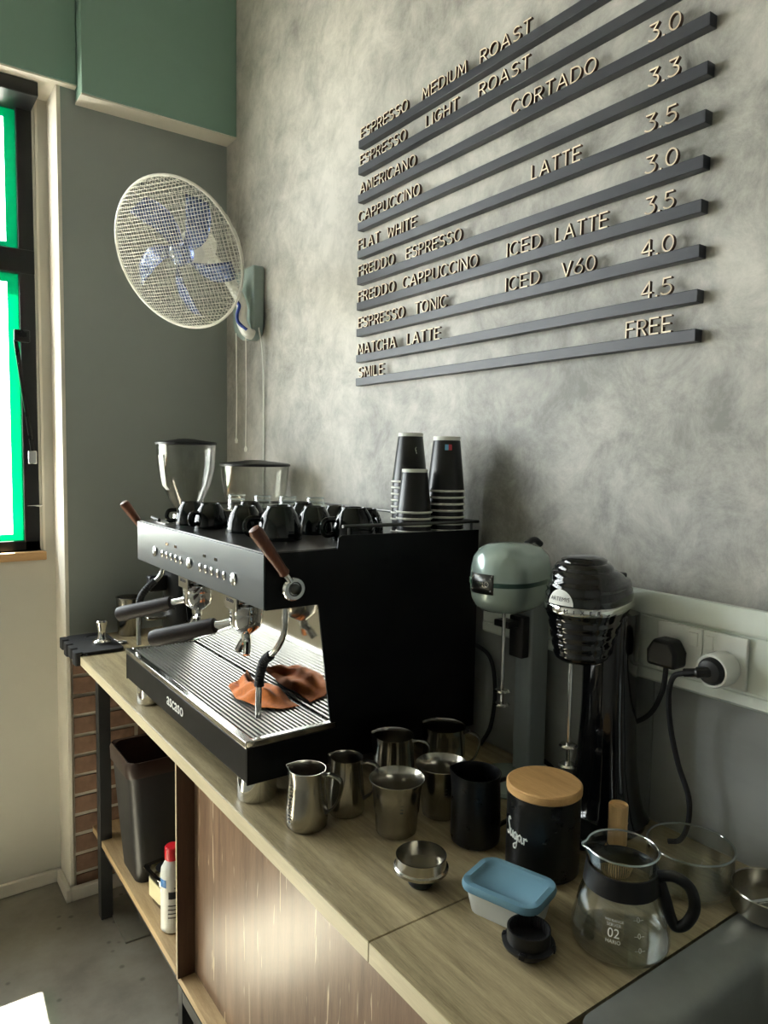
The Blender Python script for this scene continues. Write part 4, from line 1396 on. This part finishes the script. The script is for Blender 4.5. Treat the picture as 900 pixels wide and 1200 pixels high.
    pr = [(0.001, 0.345), (0.020, 0.3455), (0.042, 0.349), (0.054, 0.358), (0.0605, 0.372), (0.0625, 0.39), (0.0628, 0.405), (0.0615, 0.428), (0.0570, 0.447), (0.047, 0.461), (0.032, 0.469), (0.015, 0.472), (0.001, 0.4725)]
    for r, z in pr:
        for k in range(n):
            a = 2*PI*k/n
            x, y = r*math.cos(a), r*math.sin(a)
            if x > 0:
                x *= 1.85
                y *= 1 - 0.18*min(1, x/0.1)
            hd.v.append((-0.100 + x, -0.020 + y, z))
    for i in range(len(pr)-1):
        for k in range(n):
            k2 = (k+1) % n
            hd.f.append((i*n+k, i*n+k2, (i+1)*n+k2, (i+1)*n+k))
    h = place('head', hd, 'mint', g, sharp=70)
    bd = MB()
    for r, z in ((0.0628, 0.3975), (0.0640, 0.398), (0.0640, 0.4055), (0.0628, 0.406)):
        for k in range(n):
            a = 2*PI*k/n
            x, y = r*math.cos(a), r*math.sin(a)
            if x > 0:
                x *= 1.85
                y *= 1 - 0.18*min(1, x/0.1)
            bd.v.append((-0.100 + x, -0.020 + y, z))
    for i in range(3):
        for k in range(n):
            k2 = (k+1) % n
            bd.f.append((i*n+k, i*n+k2, (i+1)*n+k2, (i+1)*n+k))
    place('band', bd, 'mint_dark', g)
    pa = math.atan2(-o2.y, -o2.x) - 0.66

    def pp(u, v, e=0.0):
        a = pa + (u-0.5)*0.80
        r = 0.0650 + e
        return (-0.100 + r*math.cos(a), -0.020 + r*math.sin(a), 0.3845 + 0.036*v)
    pl = place('name_plate', MB().grid(lambda u, v: pp(u, v), 8, 2), 'dark_steel', g)
    sm = pl.modifiers.new('thick', 'SOLIDIFY')
    sm.thickness = 0.0016
    for u in (0.09, 0.91):
        for v in (0.2, 0.8):
            place('rivet', MB().lathe([(0, 0.0012), (0.0012, 0.0010), (0.0018, 0), (0, 0)], 12).xf(Matrix.Translation(pp(u, v, 0.0009)) @ Vector((pp(u, v, 1)[0] - pp(u, v)[0], pp(u, v, 1)[1] - pp(u, v)[1], 0)).to_track_quat('Z', 'Y').to_matrix().to_4x4()), 'chrome', pl)
    tm = text_mesh('ROMO', 0.0130)
    for v in tm.vertices:
        v.co = pp(0.48 + v.co.x/(0.0650*0.80), 0.5 + v.co.y/0.036, 0.0013)
    ob('lettering', tm, M['steel'], pl)
    place('handle_knob', MB().tube(smooth([(-0.035, -0.012, 0.466), (-0.010, -0.008, 0.472), (0.012, -0.004, 0.462)]), [0.006]*17, 10), 'black_plastic', g)
    place('spindle', MB().tube([(-0.098, -0.020, 0.346), (-0.098, -0.020, 0.168)], 0.0036, 10), 'steel', g)
    for z in (0.192, 0.167):
        place('agitator', MB().lathe([(0.0036, z - 0.002), (0.012, z - 0.0015), (0.0155, z + 0.001), (0.012, z + 0.004), (0.0036, z + 0.003)], 28, (-0.098, -0.020, 0)), 'steel', g)
    place('switch_box', MB().prism(rrect(-0.046, -0.018, -0.025, 0.018, 0.004), 'z', 0.245, 0.325), 'black_plastic', g, bevel=0.002)
    place('cup_bracket', MB().box((-0.075, -0.010, 0.305), (-0.046, 0.030, 0.318)), 'black_plastic', g, bevel=0.002)


mixers()

# ------------------------------------------------------------------ trunking, sockets, plugs and cables
def electrics():
    o = (1.07, 0.62, 1.182)
    t = thing('cable_trunking', 'white plastic cable trunking along the cement wall', 'trunking', o)
    tr = [(XW - 0.0105, 1.182), (1.076, 1.182), (1.070, 1.187), (1.070, 1.203), (1.0745, 1.204), (1.0745, 1.207), (1.072, 1.2085), (1.072, 1.2925), (1.0745, 1.294), (1.0745, 1.2965), (1.069, 1.298), (1.069, 1.316), (1.079, 1.333), (XW - 0.0105, 1.333)]
    def off(mb):
        mb.v = [(x-o[0], y-o[1], z-o[2]) for x, y, z in mb.v]
        return mb
    ob('channel', off(MB().prism(tr, 'y', -1.6, 1.128)), M['socket_plastic'], t)
    ob('end_cap', off(MB().box((1.074, 1.1285, 1.1845), (XW - 0.012, 1.131, 1.331))), M['white_plastic'], t, bevel=0.001)
    pl = ob('socket_plate', off(MB().box((1.0625, 0.620, 1.2095), (1.0698, 0.699, 1.2915))), M['white_plastic'], t, bevel=0.002)
    p2 = ob('socket_plate', off(MB().box((1.0625, 0.547, 1.2095), (1.0698, 0.6185, 1.2915))), M['white_plastic'], t, bevel=0.002)
    ob('rocker', off(MB().box((1.0595, 0.626, 1.262), (1.0624, 0.642, 1.284))), M['white_plastic'], pl, bevel=0.001)
    ob('rocker', off(MB().box((1.0595, 0.600, 1.262), (1.0624, 0.614, 1.284))), M['white_plastic'], p2, bevel=0.001)
    # black plug
    p = thing('power_plug', 'chunky black mains plug with its cable to the mixer', 'plug', (1.0624, 0.669, 1.243))
    body = MB().prism([(-0.026, -0.019), (0.026, -0.019), (0.027, 0.006), (0.015, 0.026), (-0.015, 0.026), (-0.027, 0.006)], 'x', -0.036, -0.0005)
    ob('body', body, M['black_plastic'], p, bevel=0.006, seg=3)
    q = [(1.045, 0.669, 1.228), (1.045, 0.670, 1.205), (1.05, 0.678, 1.175), (1.062, 0.705, 1.130), (1.068, 0.745, 1.10), (1.066, 0.80, 1.085)]
    ob('cable', MB().tube(smooth([(a-1.0624, b-0.669, c-1.243) for a, b, c in q]), 0.0042, 10), M['black_rubber'], p)
    # adapter with round plug
    a = thing('plug_adapter', 'white round travel adapter in the right socket', 'adapter', (1.0624, 0.581, 1.240))
    R90 = Matrix.Rotation(-PI/2, 4, 'Y')
    ob('body', MB().lathe([(0, 0.0005), (0.0255, 0.0005), (0.0265, 0.003), (0.0265, 0.034), (0.0245, 0.037), (0.0215, 0.037), (0.0215, 0.026), (0, 0.026)], 40).xf(R90), M['white_plastic'], a)
    lb = MB().grid(lambda u, v: (-0.010 - 0.016*u, 0.0269*math.sin(0.25 + 0.4*v), 0.0269*math.cos(0.25 + 0.4*v)), 2, 6)
    ob('label_print', lb, M['print_dark'], a)
    p3 = thing('power_plug', 'black round plug in the white adapter with drooping cable', 'plug', (1.0624, 0.581, 1.240))
    ob('body', MB().lathe([(0, 0.0265), (0.0205, 0.0265), (0.0205, 0.040), (0.017, 0.045), (0.009, 0.047), (0, 0.047)], 32).xf(R90), M['black_plastic'], p3)
    ob('strain_relief', MB().tube(smooth([(-0.043, 0.0, 0.0), (-0.055, 0.012, -0.002), (-0.060, 0.030, -0.006)]), [0.0085]*9 + [0.0065]*8, 10), M['black_plastic'], p3)
    q = [(1.003, 0.610, 1.234), (1.005, 0.630, 1.222), (1.02, 0.646, 1.185), (1.035, 0.650, 1.13), (1.045, 0.640, 1.07), (1.05, 0.622, 1.02), (1.052, 0.622, 0.975), (1.048, 0.632, 0.945), (1.04, 0.648, 0.9375)]
    ob('cable', MB().tube(smooth([(x-1.0624, y-0.581, z-1.240) for x, y, z in q]), 0.0042, 10), M['black_rubber'], p3)
    mint = [x for x in COL.objects if x.name == 'drink_mixer.001'][0]
    o2 = mint.location
    ob('mains_cord', MB().tube(smooth([(x - o2.x, y - o2.y, z) for x, y, z in ((1.075, 0.962, 0.03), (1.085, 0.93, 0.012), (1.05, 0.885, 0.005), (1.0, 0.885, 0.005), (0.975, 0.92, 0.005), (0.955, 0.965, 0.005), (0.93, 1.0, 0.005))]), 0.0045, 8), M['black_rubber'], mint)
    em = [x for x in COL.objects if x.name == 'espresso_machine'][0]
    o3 = em.location
    ob('mains_cord', MB().tube(smooth([(x - o3.x, y - o3.y, z - o3.z) for x, y, z in ((1.05, 1.15, 1.16), (1.075, 1.11, 1.13), (1.08, 1.095, 1.06), (1.075, 1.10, 0.98), (1.06, 1.115, 0.9355))]), 0.0045, 8), M['black_rubber'], em)


electrics()

# ------------------------------------------------------------------ wall fan
def fan():
    wall_pt = Vector((XW, 2.335, 1.95))
    t = thing('wall_fan', 'white wall fan with netted grille and blue blades', 'fan', wall_pt)
    c = Vector((0.705, 1.99, 2.103))
    nrm = Vector((-0.762, -0.454, -0.463)).normalized()
    z = nrm
    x = Vector((0, 0, 1)).cross(z).normalized()
    y = z.cross(x)
    Mx = Matrix(((x.x, y.x, z.x, c.x - wall_pt.x), (x.y, y.y, z.y, c.y - wall_pt.y), (x.z, y.z, z.z, c.z - wall_pt.z), (0, 0, 0, 1)))
    R_ = 0.203
    ob('grille_rim', MB().ring((0, 0, 0), R_, 0.0042, 72, 8).xf(Mx), M['fan_white'], t)
    # front and back net, thin wires on shallow domes
    for nm_, dep, cell in (('front_net', 0.038, 0.0088), ('back_net', -0.060, 0.0150)):
        g = MB()
        k = int(R_/cell)
        dome = lambda u, v: dep*math.sqrt(max(0, 1 - ((u*u + v*v)/(R_*R_))**1.6))
        for i in range(-k, k+1):
            q = i*cell
            e = math.sqrt(max(0, R_*R_ - q*q))
            m_ = 14
            pts = [-e + 2*e*s/m_ for s in range(m_+1)]
            if e < 0.02:
                continue
            g.tube([(q, p, dome(q, p)) for p in pts], 0.00085, 3, False)
            g.tube([(p, q, dome(p, q)) for p in pts], 0.00085, 3, False)
        n_ = ob(nm_, g.xf(Mx), M['fan_white'], t)
        n_['kind'] = 'stuff'
    # blades
    for b in range(5):
        a0 = b*2*PI/5 + 0.35
        def fn(u, v):
            r = 0.028 + 0.142*u
            wd = 0.30 + 0.55*math.sin(PI*min(1, 0.25 + u*0.62))
            a = a0 + (v - 0.5)*wd*(0.62 + 0.2*(1-u)) + 0.55*u
            return (r*math.cos(a), r*math.sin(a), -0.012 + 0.030*(v - 0.5))
        bl = ob('blade', MB().grid(fn, 10, 6).xf(Mx), M['blade'], t)
        s_ = bl.modifiers.new('thick', 'SOLIDIFY')
        s_.thickness = 0.002
    ob('hub', MB().lathe([(0, 0.012), (0.020, 0.010), (0.030, 0.0), (0.032, -0.03), (0, -0.03)], 28).xf(Mx), M['blade'], t)
    ob('grille_badge', MB().lathe([(0, 0.043), (0.022, 0.042), (0.026, 0.0385), (0.024, 0.0375), (0, 0.0375)], 28).xf(Mx), M['glass'], t)
    ob('motor', MB().lathe([(0, -0.058), (0.045, -0.060), (0.050, -0.075), (0.046, -0.12), (0.035, -0.142), (0, -0.146)], 36).xf(Mx), M['fan_white'], t)
    # wall bracket plate and curved arm
    br = MB().prism([(0.105, 0.245), (-0.062, 0.245), (-0.066, 0.235), (-0.066, 0.05), (-0.055, 0.015), (-0.02, 0.0), (0.03, 0.005), (0.085, 0.03), (0.105, 0.06)], 'x', -0.042, -0.0005)
    ob('bracket', br, M['fan_back'], t, bevel=0.006, seg=3)
    mc = Mx @ Vector((0, 0, -0.12))
    arm = smooth([(-0.044, -0.066, 0.010), (-0.066, -0.064, 0.020), (-0.076, -0.044, 0.060), (-0.076, -0.048, 0.105), (-0.082, -0.012, 0.158), (-0.125, -0.04, 0.195), (mc.x + 0.02, mc.y + 0.01, mc.z - 0.02), (mc.x, mc.y, mc.z)], 8)
    am = ob('arm', MB().tube(arm, [0.020, 0.021] + [0.021]*(len(arm)-2), 16, flat=0.85), M['fan_white'], t)
    st = smooth([(-0.072, -0.081, 0.022), (-0.094, -0.060, 0.048), (-0.0965, -0.056, 0.075), (-0.094, -0.068, 0.100), (-0.096, -0.052, 0.118)], 6)
    ob('stripe', MB().tube(st, 0.0058, 8), M['navy'], am)
    for dx, dy, ln in ((-0.055, 0.045, 0.335), (-0.050, -0.022, 0.365)):
        cd = ob('pull_cord', MB().tube([(dx, dy, 0.03), (dx + 0.002, dy, -ln*0.5), (dx, dy, -ln)], 0.0016, 6), M['fan_white'], t)
        ob('cord_knob', MB().lathe([(0, -ln - 0.018), (0.0045, -ln - 0.016), (0.0055, -ln - 0.006), (0.002, -ln + 0.002), (0, -ln + 0.002)], 14, (dx, dy, 0)), M['fan_white'], cd)
    pc = ob('mains_cord', MB().tube(smooth([(-0.02, -0.06, 0.04), (-0.012, -0.075, -0.05), (-0.006, -0.072, -0.25), (-0.006, -0.07, -0.6), (-0.006, -0.068, -0.70)]), 0.0028, 8), M['white_plastic'], t)


fan()

# ------------------------------------------------------------------ menu board
def arc(cx, cy_, rx, ry, a0, a1, n=10):
    return [(cx + rx*math.cos(math.radians(a0 + (a1-a0)*k/n)), cy_ + ry*math.sin(math.radians(a0 + (a1-a0)*k/n))) for k in range(n+1)]


GL = {
    'E': (0.50, [[(0.5, 1), (0, 1), (0, 0), (0.5, 0)], [(0, 0.52), (0.44, 0.52)]]),
    'F': (0.48, [[(0.48, 1), (0, 1), (0, 0)], [(0, 0.52), (0.42, 0.52)]]),
    'S': (0.52, [arc(0.26, 0.755, 0.24, 0.245, 35, 270, 9) + arc(0.26, 0.255, 0.26, 0.255, 90, -145, 9)]),
    'P': (0.50, [[(0, 0), (0, 1), (0.22, 1)] + arc(0.24, 0.74, 0.26, 0.26, 90, -90, 9) + [(0, 0.48)]]),
    'R': (0.52, [[(0, 0), (0, 1), (0.22, 1)] + arc(0.24, 0.74, 0.26, 0.26, 90, -90, 9) + [(0, 0.48)], [(0.24, 0.48), (0.52, 0)]]),
    'O': (0.66, [arc(0.33, 0.5, 0.33, 0.5, 0, 360, 22)]),
    'M': (0.70, [[(0, 0), (0.06, 1), (0.35, 0.25), (0.64, 1), (0.70, 0)]]),
    'D': (0.62, [[(0, 0), (0, 1), (0.2, 1)] + arc(0.2, 0.5, 0.42, 0.5, 90, -90, 12) + [(0, 0)]]),
    'I': (0.0, [[(0, 0), (0, 1)]]),
    'U': (0.56, [[(0, 1), (0, 0.3)] + arc(0.28, 0.28, 0.28, 0.28, 180, 360, 10) + [(0.56, 1)]]),
    'A': (0.66, [[(0, 0), (0.33, 1), (0.66, 0)], [(0.12, 0.34), (0.54, 0.34)]]),
    'T': (0.52, [[(0, 1), (0.52, 1)], [(0.26, 1), (0.26, 0)]]),
    'L': (0.42, [[(0, 1), (0, 0), (0.42, 0)]]),
    'G': (0.64, [arc(0.33, 0.5, 0.33, 0.5, 45, 340, 16) + [(0.64, 0.45), (0.36, 0.45)]]),
    'H': (0.56, [[(0, 0), (0, 1)], [(0.56, 0), (0.56, 1)], [(0, 0.5), (0.56, 0.5)]]),
    'C': (0.60, [arc(0.34, 0.5, 0.34, 0.5, 48, 312, 16)]),
    'N': (0.58, [[(0, 0), (0, 1), (0.58, 0), (0.58, 1)]]),
    'W': (0.86, [[(0, 1), (0.2, 0), (0.43, 0.85), (0.66, 0), (0.86, 1)]]),
    'V': (0.60, [[(0, 1), (0.30, 0), (0.60, 1)]]),
    '0': (0.56, [arc(0.28, 0.5, 0.28, 0.5, 0, 360, 20)]),
    '3': (0.50, [[(0.02, 1), (0.46, 1), (0.22, 0.60)] + arc(0.20, 0.30, 0.30, 0.30, 80, -140, 12)]),
    '4': (0.56, [[(0.42, 0), (0.42, 1), (0, 0.28), (0.56, 0.28)]]),
    '5': (0.50, [[(0.46, 1), (0.08, 1), (0.04, 0.56)] + arc(0.20, 0.31, 0.30, 0.31, 105, -140, 12)]),
    '6': (0.54, [[(0.42, 1), (0.06, 0.45)] + arc(0.27, 0.29, 0.27, 0.29, 150, 510, 18)]),
    '.': (0.06, [[(0.0, 0.0), (0.06, 0.0)]]),
}


def glyph_mesh(ch, hh, sx):
    """letter as stroked solid: local x to the right, z up, front face at y=-depth"""
    wd, strokes = GL[ch]
    m = MB()
    tk = 0.0027/2
    d = 0.0070
    for st in strokes:
        pts = [(p*hh*sx, q*(hh - 2*tk) + tk) for p, q in st]
        for (x0, z0), (x1, z1) in zip(pts, pts[1:]):
            L = math.hypot(x1-x0, z1-z0)
            if L < 1e-6:
                continue
            ux, uz = (x1-x0)/L, (z1-z0)/L
            nx, nz = -uz*tk, ux*tk
            ex, ez = ux*tk*0.6, uz*tk*0.6
            m.prism([(x0-ex+nx, z0-ez+nz), (x1+ex+nx, z1+ez+nz), (x1+ex-nx, z1+ez-nz), (x0-ex-nx, z0-ez-nz)], 'y', -d, 0)
    me = bpy.data.meshes.new('letter')
    me.from_pydata(m.v, [], m.f)
    me.materials.append(M['letter_face'])
    me.materials.append(M['letter_edge'])
    for p in me.polygons:
        if abs(p.normal.y) < 0.5:
            p.material_index = 1
    return me


def menu():
    tops = [2.396, 2.328, 2.255, 2.182, 2.109, 2.040, 1.972, 1.902, 1.832, 1.7695]
    rows = [[('ESPRESSO', 1.658, 1.454), ('MEDIUM', 1.396, 1.243), ('ROAST', 1.197, 1.052)],
            [('ESPRESSO', 1.66, 1.459), ('LIGHT', 1.38, 1.267), ('ROAST', 1.199, 1.054)],
            [('AMERICANO', 1.659, 1.419), ('CORTADO', 1.101, 0.889), ('3.0', 0.779, 0.722)],
            [('CAPPUCCINO', 1.665, 1.4), ('3.3', 0.776, 0.721)],
            [('FLAT', 1.664, 1.568), ('WHITE', 1.530, 1.412), ('LATTE', 1.038, 0.918), ('3.5', 0.779, 0.722)],
            [('FREDDO', 1.662, 1.501), ('ESPRESSO', 1.449, 1.246), ('3.0', 0.775, 0.717)],
            [('FREDDO', 1.661, 1.496), ('CAPPUCCINO', 1.461, 1.191), ('ICED', 1.101, 1.009), ('LATTE', 0.971, 0.851), ('3.5', 0.772, 0.72)],
            [('ESPRESSO', 1.659, 1.455), ('TONIC', 1.41, 1.292), ('ICED', 1.102, 1.009), ('V60', 0.952, 0.875), ('4.0', 0.777, 0.717)],
            [('MATCHA', 1.661, 1.488), ('LATTE', 1.439, 1.314), ('4.5', 0.774, 0.717)],
            [('SMILE', 1.656, 1.539), ('FREE', 0.802, 0.715)]]
    names = ['top dark menu rail reading espresso medium roast', 'menu rail reading espresso light roast', 'menu rail reading americano and cortado', 'menu rail reading cappuccino at 3.3',
             'menu rail reading flat white and latte', 'menu rail reading freddo espresso', 'menu rail reading freddo cappuccino and iced latte', 'menu rail reading espresso tonic and iced V60', 'menu rail reading matcha latte', 'bottom menu rail reading smile free']
    rm = MB().box((-0.010, -0.998, -0.0205), (0.0098, 0.0, 0.0)).mesh('rail')
    hh = 0.029
    cache = {}
    for z, row, lab in zip(tops, rows, names):
        t = thing('menu_row', lab, 'menu rail', (XW - 0.010, 1.667, z), group='menu rails on the cement wall')
        ob('rail', rm, M['rail'], t, bevel=0.001)
        for word, y0, y1 in row:
            gap = 0.24
            tot = sum(GL[c][0] for c in word) + gap*(len(word)-1)
            sx = (y0 - y1)/(tot*hh)
            x = 0.0
            for c in word:
                key = (c, round(sx, 2))
                if key not in cache:
                    cache[key] = glyph_mesh(c, hh, sx)
                l = ob('letter', cache[key], M['letter_face'], t, (-0.0015, y0 - x*hh*sx - 1.667, 0.0003), -PI/2)
                x += GL[c][0] + gap


menu()

# ------------------------------------------------------------------ under the counter
def below():
    t = thing('waste_bin', 'tall black plastic waste bin on the lower shelf', 'bin', (0.69, 2.17, 0.2755))
    b = MB()
    lo = rrect(-0.085, -0.085, 0.085, 0.085, 0.03)
    hi = rrect(-0.112, -0.108, 0.112, 0.108, 0.03)
    hi2 = rrect(-0.108, -0.104, 0.108, 0.104, 0.028)
    lo2 = rrect(-0.08, -0.08, 0.08, 0.08, 0.028)
    k = len(lo)
    for ring, z in ((lo, 0.0), (hi, 0.375), (hi2, 0.375), (lo2, 0.006)):
        b.v += [(x, y, z) for x, y in ring]
    for i in range(3):
        b.f += [(i*k+q, i*k+(q+1) % k, (i+1)*k+(q+1) % k, (i+1)*k+q) for q in range(k)]
    b.f += [tuple(range(k)), tuple(3*k+q for q in range(k))]
    ob('body', b, M['bin_plastic'], t)
    g = MB()
    o1 = rrect(-0.117, -0.113, 0.117, 0.113, 0.034)
    o2 = rrect(-0.1155, -0.1115, 0.1155, 0.1115, 0.033)
    for ring, z in ((o2, 0.335), (o1, 0.34), (o1, 0.372), (hi, 0.383), (rrect(-0.104, -0.10, 0.104, 0.10, 0.026), 0.378), (rrect(-0.098, -0.094, 0.098, 0.094, 0.026), 0.20)):
        g.v += [(x + random.uniform(-0.0012, 0.0012), y + random.uniform(-0.0012, 0.0012), z + random.uniform(-0.002, 0.002)) for x, y in ring]
    for i in range(5):
        g.f += [(i*k+q, i*k+(q+1) % k, (i+1)*k+(q+1) % k, (i+1)*k+q) for q in range(k)]
    ob('bin_liner', g, M['bin_bag'], t)
    # cleaner bottle
    t = thing('cleaner_bottle', 'white cleaner bottle with red cap on the lower shelf', 'bottle', (0.627, 1.840, 0.2755))
    ob('body', MB().lathe([(0, 0), (0.028, 0), (0.032, 0.004), (0.032, 0.155), (0.030, 0.172), (0.020, 0.190), (0.017, 0.194), (0.017, 0.20), (0, 0.20)], 36), M['white_plastic'], t)
    ob('cap', MB().lathe([(0, 0.196), (0.0205, 0.196), (0.021, 0.198), (0.0205, 0.228), (0.018, 0.231), (0, 0.2315)], 30), M['red_cap'], t)
    va = math.atan2(-1.840, -0.627)

    def lab(a0, a1, z0, z1, mat, e=0.0006, name='label_print'):
        ob(name, MB().grid(lambda u, v: ((0.032 + e)*math.cos(va + a0 + (a1-a0)*u), (0.032 + e)*math.sin(va + a0 + (a1-a0)*u), z0 + (z1-z0)*v), 8, 1), M[mat], t)
    lab(-1.3, 1.3, 0.03, 0.15, 'print_white')
    lab(-1.3, -0.55, 0.128, 0.150, 'blue', 0.001)
    lab(-0.35, 0.6, 0.098, 0.118, 'print_dark', 0.001)
    for q in range(4):
        lab(-0.4, 0.6 - 0.1*(q % 2), 0.045 + 0.011*q, 0.048 + 0.011*q, 'dark_steel', 0.001)
    lab(0.1, 0.6, 0.126, 0.129, 'dark_steel', 0.001)
    # steel pan holding a cream tub
    t = thing('steel_pan', 'small square steel pan between the bin and bottle', 'pan', (0.652, 1.962, 0.2755), 0.12)
    p = MB()
    a = rrect(-0.032, -0.036, 0.032, 0.036, 0.012)
    b_ = rrect(-0.040, -0.044, 0.040, 0.044, 0.014)
    c_ = rrect(-0.050, -0.055, 0.050, 0.055, 0.014)
    k = len(a)
    for ring, z in ((a, 0.0), (b_, 0.096), (c_, 0.098), (c_, 0.101), (rrect(-0.038, -0.042, 0.038, 0.042, 0.013), 0.099), (rrect(-0.030, -0.034, 0.030, 0.034, 0.012), 0.03)):
        p.v += [(x, y, z) for x, y in ring]
    for i in range(5):
        p.f += [(i*k+q, i*k+(q+1) % k, (i+1)*k+(q+1) % k, (i+1)*k+q) for q in range(k)]
    p.f += [tuple(range(k)), tuple(5*k+q for q in range(k))]
    ob('body', p, M['steel_brushed'], t)
    ob('lid', MB().lathe([(0, 0.1012), (0.030, 0.1012), (0.031, 0.1035), (0, 0.1045)], 28), M['black_plastic'], t)
    ob('paper_band', MB().prism(rrect(-0.0395, -0.0435, 0.0395, 0.0435, 0.014), 'z', 0.02, 0.07), M['cream'], t)


below()
